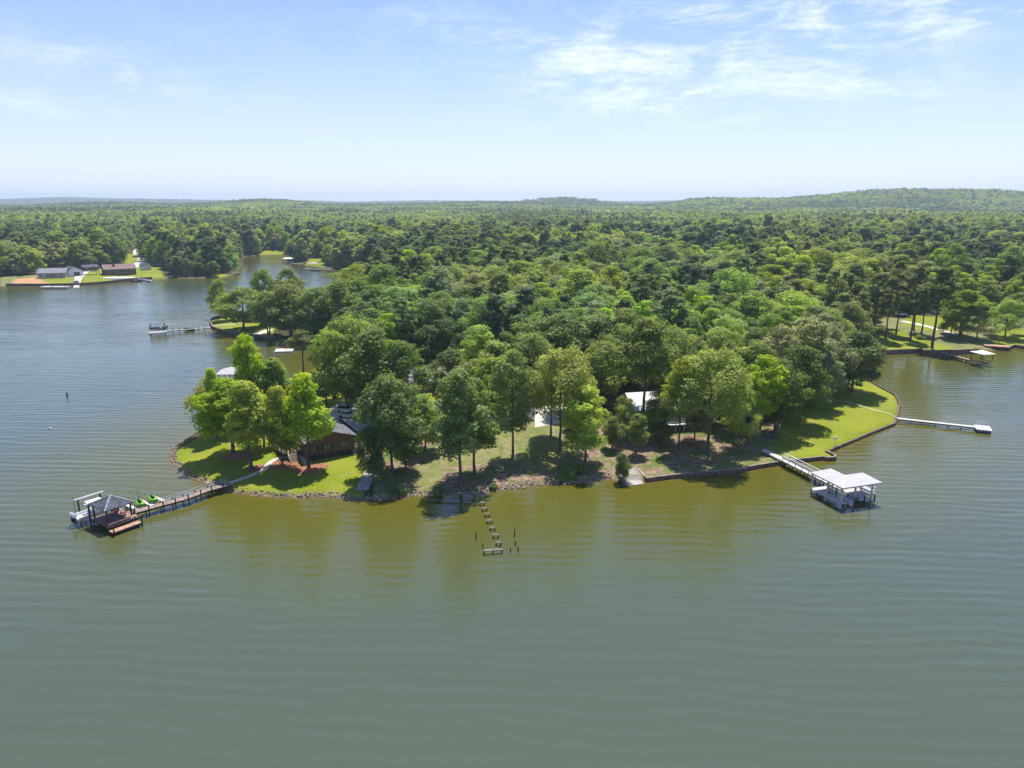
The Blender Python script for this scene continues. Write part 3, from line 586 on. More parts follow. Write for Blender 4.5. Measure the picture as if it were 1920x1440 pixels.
MB().slab([(a0,b0,zr),(a0+3.7,b0+3.7,zr+.16),(a0+3.7,b0+6.5,zr+.16),(a0,b0+6.5,zr)],.14).slab([(a0+3.75,b0+3.7,zr+.16),(a0+.05,b0,zr),(a0+7.0,b0,zr),(a0+7.0,b0+3.7,zr+.16)],.14).build('roof',M_['metal'],bh)
MB().beam((a0,b0,zr+.0),(a0+3.7,b0+3.7,zr+.165),.12,.03).build('ridge_cap',M_['white'],bh)
sm_=MB()
for k in range(1,12):
    y_=b0+k*.6
    if y_<b0+6.5: sm_.beam((a0+max(0,0),y_,zr+.004),(a0+min(3.7,y_-b0),y_,zr+.004+.16*min(3.7,y_-b0)/3.7),.03,.012)
for k in range(1,12):
    x_=a0+k*.6; sm_.beam((x_,b0,zr+.004),(x_,b0+min(3.7,x_-a0),zr+.004+.16*min(3.7,x_-a0)/3.7),.03,.012)
sm_.build('standing_seams',M_['metal'],bh)
MB().beam((a0,b0-.05,zr-.08),(a0+7.0,b0-.05,zr-.08),.06,.2).beam((a0-.05,b0,zr-.08),(a0-.05,b0+6.5,zr-.08),.06,.2).build('fascia',M_['gal'],bh)
for a,b,z0 in ((1.1,1.2,.0),(1.2,4.1,.0),(1.0,7.1,0),(4.35,2.1,0),(7.4,2.1,0),(4.2,7.1,.75),(2.1,4.2,.75),(7.4,4.2,1.05)): MB().box(a-.1,a+.1,b-.1,b+.1,z0-(.4 if z0==0 else 0),3.2).build('post',M_['gal'],bh)
# two small white floats / things under the roof
x,y=W_(3.2,2.4,O2,V2); o=boat(x,y,math.atan2(-V2[0],V2[1])+.1,1.9,.7,-.1,'small white dinghy low in the covered slip',False,outboards=0)
# ---- far right low white dock ----
def simple_pier(A,B,zt,w,label,name='pier',m='wboard',n=6,posts=.55,plat=None,rail=True):
    a=Vector(P(*A,zt)); b=Vector(P(*B,zt)); d=(b-a); L=d.length; d.normalize(); o=frame(label,'dock',name,a,d)
    MB().box(-w/2,w/2,0,L,zt-.1,zt).build('walkway',M_[m],o); MB().box(-w/2+.05,-w/2+.15,0,L,zt-.3,zt-.1).box(w/2-.15,w/2-.05,0,L,zt-.3,zt-.1).build('stringer',M_['dark'],o)
    for k in range(1,n):
        for s_ in (-1,1): MB().cyl(s_*(w/2+.05),L*k/n,-1.5,zt+(posts if s_<0 else .05),.07,6).build('pile',M_['gal' if m=='wboard' else 'dark'],o)
    return o,L
fo,L=simple_pier((1683,784),(1828,800),.7,1.0,'low white dock with slender posts ending in a small square platform, far right',posts=.6)
MB().box(-1.6,1.7,L,L+2.6,.55,.72).build('platform',M_['white'],fo)
fl=MB(); 
for k in range(5): fl.box(1.2,1.6,L+.12+k*.5,L+.42+k*.5,.0,.55)
fl.box(-1.5,1.1,L+.15,L+.3,.1,.5).build('float_row',M_['rubber'],fo)
MB().beam((-1.5,L+.1,1.55),(-1.5,L+2.5,1.55),.08,.08).beam((-1.5,L+.1,1.2),(-1.5,L+2.5,1.2),.06,.05).box(-1.55,-1.45,L+.1,L+.2,.72,1.5).box(-1.55,-1.45,L+1.25,L+1.35,.72,1.5).box(-1.55,-1.45,L+2.4,L+2.5,.72,1.5).build('rail',M_['gal'],fo)
MB().tube([(-1.45,L+.3,.7),(-1.45,L+.3,3.6)],.03,5).build('flag_pole',M_['gal'],fo);
# ---- cove dock with canopy ----
cv,L=simple_pier((1766,661),(1826,676),1.1,1.3,'brown walkway dock crossing the cove to a small covered deck',m='plank',n=7,posts=.8)
MB().box(-1.5,1.7,L,L+4.2,.9,1.05).build('platform',M_['dark'],cv); MB().box(-1.5,-1.4,L,L+4.2,1.5,1.65).box(1.6,1.7,L,L+4.2,1.5,1.65).box(-1.4,1.6,L+4.1,L+4.2,1.5,1.65).build('rail',M_['timber'],cv)
cc=frame('small square pale canopy roof on four dark posts at the cove dock end','gazebo','gazebo',W_(0,0,P(1840,677,1.0),(.2,-1)),(.2,-1),1.05)
for a,b in ((-1.5,-1.9),(1.6,-1.9),(1.6,1.9),(-1.5,1.9)): MB().box(a-.07,a+.07,b-.07,b+.07,.003,2.3).build('post',M_['dark'],cc)
r=MB(); hiproof(r,-1.9,2.0,-2.3,2.3,2.3,2.95); r.build('roof',M_['canv'],cc)
# ---- west point dock with lift and boats ----
wd,L=simple_pier((395,614),(312,620),1.0,1.0,'thin dark dock with tall posts off the small lawn point across the inlet',m='plankg',n=7,posts=.9)
MB().box(-2.0,2.2,L,L+5.2,.7,.9).build('platform',M_['plankg'],wd)
c=P(296,619,1); wl=frame('dark framed boat lift at the end of the thin dock','boat lift','boat_lift',c,(-1,-.4))
for a in (-1.5,1.5):
    for b in (-2.2,2.2): MB().box(a-.08,a+.08,b-.08,b+.08,-1,3.3).build('post',M_['dark'],wl)
MB().beam((-1.5,-2.3,3.2),(-1.5,2.3,3.2),.14,.14).beam((1.5,-2.3,3.2),(1.5,2.3,3.2),.14,.14).build('beam',M_['gal'],wl)
boat(c[0],c[1],math.atan2(1,-.4),5.2,2.2,1.1,'blue-topped runabout hanging in the dark framed lift',True,hullm='carg',top='blue')
x,y=P(355,620,0); boat(x,y,math.atan2(1,-.3),3.6,1.3,.0,'small dark rowing boat moored along the thin dock',False,hullm='blk',outboards=0)
# ---- inlet : white roofed boathouse, platform dock, float ----
b2=empty('boathouse',(*P(437,713,.9),0),R_(8),'white pyramid roofed boathouse peeking out left of the lime spires','boathouse')
for a in (-2.6,0,2.6):
    for b in (-2.4,2.4): MB().box(a-.09,a+.09,b-.09,b+.09,-1,3.1).build('post',M_['dark'],b2)
MB().box(-3,3,-2.8,-1.9,.8,.95).box(-3,3,1.9,2.8,.8,.95).build('deck',M_['plankg'],b2); r=MB(); hiproof(r,-3.2,3.2,-3.1,3.1,3.1,4.3,ridge=0); r.build('roof',M_['metal'],b2)
MB().beam((-2.6,-2.4,1.7),(2.6,-2.4,1.7),.06,.08).build('rail',M_['gal'],b2)
i2,L=simple_pier((592,722),(545,716),1.0,1.6,'pale platform dock in the inlet just behind the lime trees',m='wboard',n=4,posts=.3)
MB().box(-1.6,1.6,L-3,L+.5,1.02,1.09).build('platform',M_['white'],i2)
i3,L=simple_pier((612,650),(566,650),.8,1.1,'weathered walkway to the small float in the inlet',m='plankg',n=4,posts=.3)
f3=empty('float',(*P(533,656,.4),.05),R_(10),'square grey swim float with red chairs at the inlet walkway end','float'); MB().box(-2.6,2.6,-2.2,2.2,0,.35).build('deck',M_['wboard'],f3)
for k,(a,b,l) in enumerate(((.3,.9,'red deck chair on the swim float, left one'),(1.5,1.1,'red deck chair on the swim float, right one'))):
    q=f3.matrix_basis@Vector((a,b,.35)); ch=empty('deck_chair',(f3.location.x+a,f3.location.y+b,.41),.3*k,l,'chair'); MB().box(-.3,.3,-.3,.3,.3,.36).build('seat',M_['red'],ch); MB().slab([(-.3,.28,.34),(.3,.28,.34),(.3,.5,.95),(-.3,.5,.95)],.05).build('backrest',M_['red'],ch); MB().box(-.3,-.25,-.3,.3,0.003,.3).box(.25,.3,-.3,.3,0.003,.3).build('leg',M_['red'],ch)
# ---- houses ----
def window(o,x,z,w,h,y=0,side='front',shut=False,m='white'):
    """window on the wall plane y (front, facing -y)"""
    f=MB().box(x-w/2-.06,x+w/2+.06,y-.07,y-.003,z-.06,z+h+.06).build('window',M_['glass'],o)
    fr=MB(); 
    for a,b,c,d_ in ((x-w/2-.08,x-w/2,z-.08,z+h+.08),(x+w/2,x+w/2+.08,z-.08,z+h+.08),(x-.03,x+.03,z,z+h)): fr.box(a,b,y-.10,y-.072,c,d_)
    fr.box(x-w/2,x+w/2,y-.10,y-.072,z-.08,z).box(x-w/2,x+w/2,y-.10,y-.072,z+h,z+h+.08); fr.build('frame',M_[m],f)
    if shut:
        for s_ in (-1,1): a=x+s_*(w/2+.30); MB().box(a-.2,a+.2,y-.06,y-.004,z-.08,z+h+.08).build('shutter',M_['blk'],o)
def gable(label,A,B,depth,he,hr,wall,roof,z0=None,ridge='depth',over=.45,cat='house',name='house',wins=(),found=.6,rt=.16):
    """front wall from pixel A to pixel B on the ground; ridge runs along 'depth' (gable to camera) or 'front'"""
    za=z0 if z0 is not None else .5*(G(*A)[2]+G(*B)[2])
    a=Vector(P(*A,za)); b=Vector(P(*B,za)); w=(b-a).length; o=empty(name,(a.x,a.y,za),math.atan2((b-a).y,(b-a).x),label,cat)
    m=MB()
    if ridge=='depth': m.loft([[(0,y,-found),(w,y,-found),(w,y,he),(w/2,y,hr),(0,y,he)] for y in (0,depth)])
    else: m.loft([[(x,0,-found),(x,depth,-found),(x,depth,he),(x,depth/2,hr),(x,0,he)] for x in (0,w)])
    m.build('wall',M_[wall],o); r=MB(); e=over
    if ridge=='depth':
        sl=(hr-he)/(w/2); r.slab([(-e,-e,he-e*sl+rt),(w/2,-e,hr+rt),(w/2,depth+e,hr+rt),(-e,depth+e,he-e*sl+rt)],rt-.01).slab([(w/2,-e,hr+rt),(w+e,-e,he-e*sl+rt),(w+e,depth+e,he-e*sl+rt),(w/2,depth+e,hr+rt)],rt-.01)
    else:
        sl=(hr-he)/(depth/2); r.slab([(-e,-e,he-e*sl+rt),(w+e,-e,he-e*sl+rt),(w+e,depth/2,hr+rt),(-e,depth/2,hr+rt)],rt-.01).slab([(-e,depth/2,hr+rt),(w+e,depth/2,hr+rt),(w+e,depth+e,he-e*sl+rt),(-e,depth+e,he-e*sl+rt)],rt-.01)
    r.build('roof',M_[roof],o)
    for q in wins: window(o,q[0]*w,q[1],q[2],q[3],shut=len(q)>4 and q[4],m=q[5] if len(q)>5 else 'white')
    return o,w
hb,w=gable('brown-red brick house with dark shingle gable roof on the left lawn',(577,868),(666,852),11.5,3.45,4.75,'brick','shingle',z0=.9,found=1.0,wins=[(.13,1.75,.95,.85,True,'blk'),(.42,1.75,1.15,.9,True,'blk'),(.79,1.7,1.7,1.0,False,'blk')])
for k in range(5):
    x0=.18+k*(w-.3)/5; MB().box(x0,x0+(w-.3)/5-.22,-.05,-.003,.05,1.2).build('crawlspace_panel',M_['blk'],hb)
MB().box(-.02,w+.02,-.04,-.002,1.22,1.36).build('band',M_['brick'],hb); MB().box(-.3,w+.4,-.75,-.06,-.35,.10).build('footing_slab',M_['conc'],hb)
MB().box(w*.3,w*.3+.6,8.2,8.9,4.0,5.6).build('chimney',M_['brick'],hb)
dk=empty('porch_deck',(hb.location.x,hb.location.y,.9),hb.rotation_euler.z,'brown deck and stairs along the left side of the brick house','deck')
MB().box(-3.4,-.06,2.6,9.0,1.35,1.45).build('deck',M_['plank'],dk)
st=MB()
for k in range(7): st.box(-2.6,-1.1,2.58-.28*(k+1),2.58-.28*k,1.28-.19*(k+1),1.28-.19*k)
st.build('stairs',M_['plank'],dk); 
for a in (-3.3,-1.7,-.2):
    for b in (2.7,5.8,8.9): MB().box(a-.06,a+.06,b-.06,b+.06,-.6,1.35).build('post',M_['dark'],dk)
MB().beam((-2.65,.6,.95),(-2.65,2.5,2.3),.06,.08).beam((-3.4,2.65,2.3),(-2.65,2.65,2.3),.06,.08).beam((-3.4,2.65,2.3),(-3.4,9,2.3),.06,.08).build('rail',M_['white'],dk)
for b in (2.65,4.2,5.8,7.4,9.0): MB().box(-3.43,-3.37,b-.03,b+.03,1.45,2.3).build('rail_post',M_['white'],dk)
# white-walled house in the middle
h2,w=gable('white sided house with grey roof, its gable end facing the concrete drive',(829,806),(999,793),7.5,2.7,4.7,'wsiding','shingle',z0=1.3,ridge='front',wins=[(.12,1.0,1.2,1.1),(.33,1.0,1.2,1.1),(.86,1.0,1.0,1.0)])
pc=MB().box(w*.52,w*.70,-2.4,-.06,-.3,.15).build('porch',M_['conc'],h2); MB().slab([(w*.50,-2.5,2.35),(w*.72,-2.5,2.35),(w*.72,-.05,2.6),(w*.50,-.05,2.6)],.1).build('porch_roof',M_['shingle'],h2)
for a in (.525,.61,.695): MB().box(w*a-.07,w*a+.07,-2.35,-2.21,.15,2.24).build('porch_post',M_['white'],h2)
MB().beam((w*.525,-2.28,1.0),(w*.695,-2.28,1.0),.05,.06).build('porch_rail',M_['white'],h2)
MB().box(w+.003,w+.05,2.6,3.6,-.1,1.95).build('door',M_['white'],h2)
gable('house with mauve-grey shingle roof half hidden behind the middle trees',(772,738),(850,733),9,2.6,4.3,'tanw','mauve',z0=1.9,ridge='front',wins=[(.3,1,1.2,1),(.7,1,1.2,1)])
h4,w=gable('long house with pale metal roof behind the seawall trees',(1190,797),(1302,790),9.0,2.9,5.0,'siding','metal',z0=1.9,ridge='front',wins=[(.2,1.0,1.2,1.2),(.55,1.0,1.6,1.3),(.8,1.0,1.2,1.2)])
MB().loft([[(w*.40,y,0),(w*.78,y,0),(w*.78,y,2.9),(w*.59,y,4.4),(w*.40,y,2.9)] for y in (-2.2,-.003)]).build('wing',M_['siding'],h4)
MB().slab([(w*.37,-2.6,2.83),(w*.59,-2.6,4.58),(w*.59,3.6,4.58),(w*.37,3.6,2.83)],.12).slab([(w*.59,-2.6,4.58),(w*.81,-2.6,2.83),(w*.81,3.6,2.83),(w*.59,3.6,4.58)],.12).build('wing_roof',M_['metal'],h4)
MB().box(w*.38,w+.8,-4.4,-2.22,.9,1.0).build('deck',M_['wboard'],h4); MB().beam((w*.38,-4.35,1.9),(w+.8,-4.35,1.9),.06,.08).beam((w*.38,-4.35,1.5),(w+.8,-4.35,1.5),.04,.05).build('rail',M_['white'],h4)
for k in range(6): MB().box(w*.38+k*(w*.62+.7)/5,w*.38+k*(w*.62+.7)/5+.1,-4.4,-4.3,-.4,1.88).build('rail_post',M_['white'],h4)
gable('small outbuilding with a pale roof left of the metal roofed house',(1082,786),(1112,784),4,2.1,2.9,'tanw','metal',z0=1.9,ridge='front',cat='shed',name='shed')
gable('house with pale brown roof glimpsed between the right shoreline trees',(1362,782),(1432,776),8,2.6,4.2,'tanw','mauve',z0=1.9,ridge='front')
gable('small grey roofed building seen through the middle canopy',(870,668),(900,667),6,2.6,4.4,'tanw','mauve',z0=2.2,ridge='front',cat='building',name='building')
# umbrella by the metal roofed house
x,y,z=G(1288,790); o=empty('patio_umbrella',(x,y,z),0,'open white patio umbrella beside the metal roofed house','umbrella'); MB().tube([(0,0,0),(0,0,2.6)],.03,6).build('pole',M_['white'],o)
u=MB(); n=8; u.add([(0,0,2.75)]+[(1.2*math.cos(2*math.pi*k/n),1.2*math.sin(2*math.pi*k/n),2.3) for k in range(n)]+[(0,0,2.71)]+[(1.18*math.cos(2*math.pi*k/n),1.18*math.sin(2*math.pi*k/n),2.26) for k in range(n)],[(0,1+k,1+(k+1)%n) for k in range(n)]+[(9,10+(k+1)%n,10+k) for k in range(n)]+[(1+k,10+k,10+(k+1)%n,1+(k+1)%n) for k in range(n)]).build('canopy',M_['canv'],o)
# ---- cars ----
def car(x,y,z,rz,m,label,g=None,suv=False):
    o=empty('parked_car',(x,y,z),rz,label,'car',g); o.scale=(.86,.86,.86); L,Wd=4.6,1.8; ht=1.7 if suv else 1.45
    prof=[(-2.3,.35),(-2.3,.85),(-1.75,.98),(-.9 if not suv else -1.1,1.0),(1.2,1.02),(2.2,.95),(2.3,.7),(2.3,.35)]
    MB().loft([[(-Wd/2,a,b) for a,b in prof],[(-Wd/2*.97,a,b*1.0+.01) for a,b in prof],[(Wd/2*.97,a,b+.01) for a,b in prof],[(Wd/2,a,b) for a,b in prof]]).build('body',M_[m],o)
    rb=2.15 if suv else 1.55
    MB().loft([[(s*Wd/2*.90,a,b) for a,b in ((-.95,1.03),(-.2,ht-.06),(.9,ht-.06),(rb,1.06))] for s in (-1,1)]).build('window_band',M_['glass'],o)
    MB().loft([[(s*Wd/2*.80,a,b) for a,b in ((-.3,ht-.07),(-.1,ht),(.85,ht),(1.0 if not suv else 1.5,ht-.07))] for s in (-1,1)]).build('roof',M_[m],o)
    for s in (-1,1):
        for a in (-1.4,1.4): MB().tube([(s*(Wd/2-.22),a,.33),(s*(Wd/2+.01),a,.33)],.33,14).build('wheel',M_['rubber'],o)
        MB().box(s*.62-.18,s*.62+.18,-2.33,-2.29,.62,.78).build('headlight',M_['hull'],o)
for px,py,rz,m,l,sv in [(653,783,78,'carw','white car parked nearer the house, behind the twin oak trunks',False),(650,773,84,'carw','white car parked farther from the house, with dark side glass',True),(714,778,90,'carw','white car partly hidden right of the twin oak trunks',True)]:
    x,y,z=G(px,py); car(x,y,z+.08,R_(rz),m,l,'white parked cars',sv)
x,y,z=G(143,531); car(x,y,z+.1,R_(10),'carg','dark vehicle on the far boat ramp between the lawns')
for px,py,l in [(1688,592,'white car glimpsed behind the cove pines, left one'),(1752,588,'white car glimpsed between the cove pines, right one')]:
    x,y,z=G(px,py); car(x,y,z+.08,R_(80),'carw',l,'cars behind the cove pines',True)
# ---- far left shore ----
gable('long low grey house with white windows on the far left shore',(71,522),(123,521),9,3.0,5.2,'tanw','mauve',ridge='front',wins=[(.12,.9,1.6,1.4),(.36,.8,1.3,1.6),(.48,.8,1.3,1.6),(.60,.8,1.3,1.6),(.85,.9,1.5,1.4)])
gable('white garage with blue-grey roof right of the long grey house',(126,519),(157,517),10,3.0,5.4,'wsiding','slate',ridge='depth',cat='garage',name='garage',wins=[(.6,.2,3.0,2.2)])
h5,w=gable('red-roofed house with brick wall above a white terrace on the far left shore',(197,517),(256,514),11,3.6,6.0,'brick','redroof',ridge='front',wins=[(.15,1.2,2,1.6),(.4,1.2,2.4,1.6),(.65,1.2,2.2,1.6),(.87,1.2,1.6,1.6)])
MB().box(w*.3,w*.3+1.2,3,4,4.6,7).build('chimney',M_['brick'],h5); MB().box(w*.3,w*.75,-2.6,-.1,1.0,1.2).build('balcony',M_['timber'],h5)
x,y,z=G(224,522); tr_=MB(); ang=[(9.5*math.cos(a),5.0*math.sin(a)) for a in [2*math.pi*k/24 for k in range(24)]]; tr_.prism(ang,-1.2,.55); o=tr_.build('terrace',M_['white'],None,loc=(x,y,z)); tag(o,'white oval terrace wall in front of the red-roofed house','terrace')
gable('low dark shed at the back of the far left lawn',(158,508),(186,506),6,2.2,3.4,'timber','slate',ridge='front',cat='shed',name='shed')
gable('white shed at the wood edge right of the red-roofed house',(272,507),(284,506),5,3,4.5,'wsiding','slate',ridge='depth',cat='shed',name='shed')
o=empty('carport',(*G(168,515)[:2],G(168,515)[2]),.1,'low dark flat-roofed carport on the far left lawn','carport'); MB().box(-5,5,-2,2,2.1,2.3).build('roof',M_['dark'],o)
for a in (-4.7,4.7):
    for b in (-1.8,1.8): MB().box(a-.1,a+.1,b-.1,b+.1,0,2.1).build('post',M_['dark'],o)
o=empty('dock',(*P(103,537.5,.8),0),0,'low flat grey dock against the far left seawall','dock'); MB().box(-7,7,-2.5,2.5,.6,.9).build('deck',M_['plankg'],o)
for a in (-6.5,0,6.5): MB().cyl(a,-2.4,-1,1.3,.15,6).build('pile',M_['dark'],o)
def far_boat(px,py,rz,L,l,m='hull',top=None): x,y=P(px,py,0); boat(x,y,R_(rz),L,L*.36,.0,l,True,hullm=m,top=top)
far_boat(253,528,80,7,'dark hulled boat moored at the far left lawn','carg'); far_boat(266,526,70,7,'blue-topped boat in the middle of the far left moorings','hull','blue'); far_boat(279,528,60,6.5,'white boat at the right end of the far left moorings','hull')
def canopy_dock(px,py,rz,Wd,D_,h,l,roof='canv',name='boathouse'):
    x,y=P(px,py,.8); o=empty(name,(x,y,0),R_(rz),l,'boathouse')
    for a in (-1,0,1):
        for b in (-1,1): MB().box(a*Wd/2*.92-.1,a*Wd/2*.92+.1,b*D_/2*.9-.1,b*D_/2*.9+.1,-1,h).build('post',M_['dark'],o)
    r=MB(); hiproof(r,-Wd/2,Wd/2,-D_/2,D_/2,h,h+.9,ridge=D_*.4 if Wd>D_*1.2 else 0); r.build('roof',M_[roof],o); MB().box(-Wd/2,Wd/2,-D_/2,-D_/2+1.2,.6,.85).build('deck',M_['plankg'],o)
canopy_dock(540,491,4,8,5,3.2,'cream roofed boathouse farthest up the channel'); canopy_dock(588,500,-3,6,5,3.2,'white hip-roofed boathouse on the right bank of the channel','metal'); canopy_dock(414,507,0,10,6,3.2,'white canopy among the trees on the left bank of the channel','metal')
canopy_dock(563,489,0,6,4,2.6,'low grey-blue roofed shelter beside the cream boathouse','blue')
o,L=simple_pier((625,505),(594,505),1.0,1.6,'long low walkway along the right bank of the channel',m='plankg',n=6,posts=.6)
o,L=simple_pier((568,495),(547,494),1.0,1.6,'short walkway beside the cream boathouse in the channel',m='plankg',n=4,posts=.6)
far_boat(577,506,85,7,'white boat moored left of the hip-roofed channel boathouse'); far_boat(590,508,95,7,'dark boat moored below the hip-roofed channel boathouse','carg'); far_boat(566,496,90,5,'red and white boat between the channel boathouses','red')
o,L=simple_pier((436,513),(452,510),1.0,1.4,'tiny dark dock at the tip of the left channel bank',m='plank',n=3,posts=1.0)
gable('white building among the far trees right of the centre',(1342,476),(1361,476),10,4,5.5,'wsiding','metal',z0=9,ridge='front',cat='building',name='building')
gable('small white house hidden in the trees right of the channel boathouses',(672,501),(684,501),6,3,4.4,'wsiding','metal',z0=1.5,ridge='front')
# ---- right edge: lift with boat, deck on the bank ----
x,y,z=G(1912,628); o=empty('boat_lift',(x,y,z),R_(-15),'white framed covered lift parked on the lawn at the right edge','boat lift'); 
for a in (-2.4,2.4):
    for b in (-1.6,1.6): MB().box(a-.08,a+.08,b-.08,b+.08,0,2.9).build('post',M_['white'],o)
r=MB(); hiproof(r,-2.8,2.8,-2,2,2.9,3.5,ridge=1.6); r.build('roof',M_['metal'],o)
x,y,z=G(1868,651); o=empty('bank_deck',(x,y,z),R_(-25),'brown wooden deck on the bank right of the cove dock','deck'); MB().box(-3.2,3.2,-1.6,1.6,.35,.5).build('deck',M_['tan'],o); MB().box(-3.1,3.1,-1.5,-1.3,-.6,.35).box(-3.1,3.1,1.3,1.5,-.6,.35).build('support',M_['dark'],o)
# ---- small things ----
x,y,z=G(1565,838); o=empty('birdhouse',(x,y,z),0,'white bird box on a thin post at the edge of the sunny lawn','bird box'); MB().tube([(0,0,0),(0,0,1.5)],.04,6).build('post',M_['white'],o); MB().box(-.25,.25,-.2,.2,1.5,1.85).build('box',M_['white'],o); r=MB(); hiproof(r,-.34,.34,-.3,.3,1.86,2.08,.04); r.build('roof',M_['conc'],o)
for px,py,h,l in [(410,902,1.2,'thin dark lamp post on the bank above the left dock'),(1655,730,1.3,'thin post by the water on the sunny lawn tip')]:
    x,y,z=G(px,py); o=empty('garden_light',(x,y,z),0,l,'garden light'); MB().tube([(0,0,0),(0,0,h)],.035,6).build('post',M_['dark'],o); MB().cyl(0,0,h,h+.18,.08,8).build('lamp',M_['gal'],o)
x,y=P(126,743,0); o=empty('channel_marker',(x,y,0),0,'slim marker buoy standing alone in the open water on the left','buoy'); MB().tube([(0,0,-.4),(0,0,.2),(0,0,.9)],[.22,.2,.08],8).build('float',M_['dark'],o); MB().tube([(0,0,.9),(0,0,1.3)],.1,8).build('top',M_['white'],o)
x,y=P(94,804,0); o=empty('water_bird',(x,y,0),R_(70),'small pale water bird swimming on the open lake at left','bird'); MB().tube([(0,-.35,.08),(0,-.1,.12),(0,.2,.12),(0,.35,.08)],[.05,.17,.17,.05],8).build('body',M_['canv'],o,True); MB().tube([(0,.3,.12),(0,.36,.3),(0,.46,.36)],[.05,.04,.05],6).build('head',M_['dark'],o,True)
def bird(px,py,dist,label):
    u=(px-960)/F; v=(720-py)/F; dd=Vector((u,CP+v*SP,-SP+v*CP))*dist; o=empty('bird',(dd.x,dd.y,CH+dd.z),.4,label,'bird')
    MB().tube([(0,-.12,0),(0,-.04,.01),(0,.06,.01),(0,.14,0)],[.01,.035,.035,.012],6).build('body',M_['rubber'],o,True)
    for s in (-1,1): MB().slab([(s*.02,.07,.02),(s*.17,.04,.09),(s*.30,-.05,.06),(s*.15,-.05,.07),(s*.02,-.06,.02)][::s],.008).build('wing',M_['rubber'],o)
bird(562.5,123.5,140,'dark bird flying high over the left of the lake'); bird(838,334.5,230,'tiny dark bird low in the sky above the horizon')
# ---------------- trees ----------------
def leaf_material(name,a,b_,tr=.60):
    m=bpy.data.materials.new(name); m.use_nodes=True; nt=m.node_tree; nt.nodes.clear()
    out=nn(nt,'ShaderNodeOutputMaterial'); oi=nn(nt,'ShaderNodeObjectInfo'); tc=nn(nt,'ShaderNodeTexCoord')
    f=noise(nt,tc.outputs['Object'],.55,4,.65); f2=noise(nt,tc.outputs['Object'],5,2,.6)
    c=mixc(nt,sstep(nt,f,.36,.64),a,b_)
    c=mixc(nt,mth(nt,'MULTIPLY',sstep(nt,f2,.45,.75),.45),c,tuple(min(1,x*1.5) for x in b_))
    hs=nn(nt,'ShaderNodeHueSaturation'); lk(nt,c,hs.inputs['Color'])
    lk(nt,mth(nt,'ADD',mth(nt,'MULTIPLY',oi.outputs['Random'],.018),.489),hs.inputs['Hue'])
    r2=mth(nt,'FRACT',mth(nt,'MULTIPLY',oi.outputs['Random'],17.3)); r3=mth(nt,'FRACT',mth(nt,'MULTIPLY',oi.outputs['Random'],53.7))
    lk(nt,mth(nt,'ADD',mth(nt,'MULTIPLY',r2,.42),.82),hs.inputs['Value']); lk(nt,mth(nt,'ADD',mth(nt,'MULTIPLY',r3,.3),.82),hs.inputs['Saturation'])
    pz=nn(nt,'ShaderNodeNewGeometry').outputs['Position']; big=noise(nt,pz,.011,3,.6)      # stands of different kinds and ages
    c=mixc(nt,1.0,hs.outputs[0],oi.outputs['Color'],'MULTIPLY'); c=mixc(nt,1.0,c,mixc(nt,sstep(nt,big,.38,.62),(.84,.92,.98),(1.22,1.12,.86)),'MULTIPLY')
    d=nn(nt,'ShaderNodeBsdfDiffuse'); t=nn(nt,'ShaderNodeBsdfTranslucent'); lk(nt,c,d.inputs[0])
    lk(nt,mixc(nt,1.0,c,(1.25,1.25,.6),'MULTIPLY'),t.inputs[0])
    g=nn(nt,'ShaderNodeBsdfGlossy'); g.inputs['Roughness'].default_value=.5; g.inputs[0].default_value=(1,1,1,1)
    ms=nn(nt,'ShaderNodeMixShader'); ms.inputs[0].default_value=tr; lk(nt,d.outputs[0],ms.inputs[1]); lk(nt,t.outputs[0],ms.inputs[2])
    m2=nn(nt,'ShaderNodeMixShader'); m2.inputs[0].default_value=.015; lk(nt,ms.outputs[0],m2.inputs[1]); lk(nt,g.outputs[0],m2.inputs[2])
    lk(nt,m2.outputs[0],out.inputs[0]); return m
LM={'oak':leaf_material('oak_leaves',(.155,.215,.048),(.265,.345,.085)),
    'willow':leaf_material('willow_oak_leaves',(.215,.285,.068),(.320,.400,.115)),
    'gum':leaf_material('sweetgum_leaves',(.220,.330,.018),(.390,.490,.036),.62),
    'poplar':leaf_material('poplar_leaves',(.200,.290,.038),(.330,.430,.070),.6),
    'silver':leaf_material('silver_oak_leaves',(.205,.240,.100),(.370,.410,.215),.45),
    'pine':leaf_material('pine_needles',(.120,.165,.058),(.195,.245,.092),.5),
    'dry':leaf_material('bare_twigs',(.20,.16,.13),(.32,.27,.23),.2)}
BARK=mat('bark',(.115,.095,.078),.9,.4,2.5,bump=.5,stretch=(1,1,.25))
BARKP=mat('pine_bark',(.13,.085,.062),.9,.4,2.5,bump=.5,stretch=(1,1,.25))
def quads(rng,c,nrm,s):
    n=len(c); nrm=nrm/np.maximum(np.linalg.norm(nrm,axis=1,keepdims=True),1e-6)
    r=rng.normal(size=(n,3)); a=np.cross(nrm,r); a/=np.maximum(np.linalg.norm(a,axis=1,keepdims=True),1e-6); b=np.cross(nrm,a)
    s=s[:,None]; k=rng.uniform(.45,.8,(n,1)); bend=nrm*s*rng.uniform(-.25,.25,(n,1))
    V=np.stack([c-a*s,c-b*s*k+bend,c+a*s,c+b*s*k+bend],1).reshape(-1,3)
    return V,np.arange(4*n).reshape(n,4)
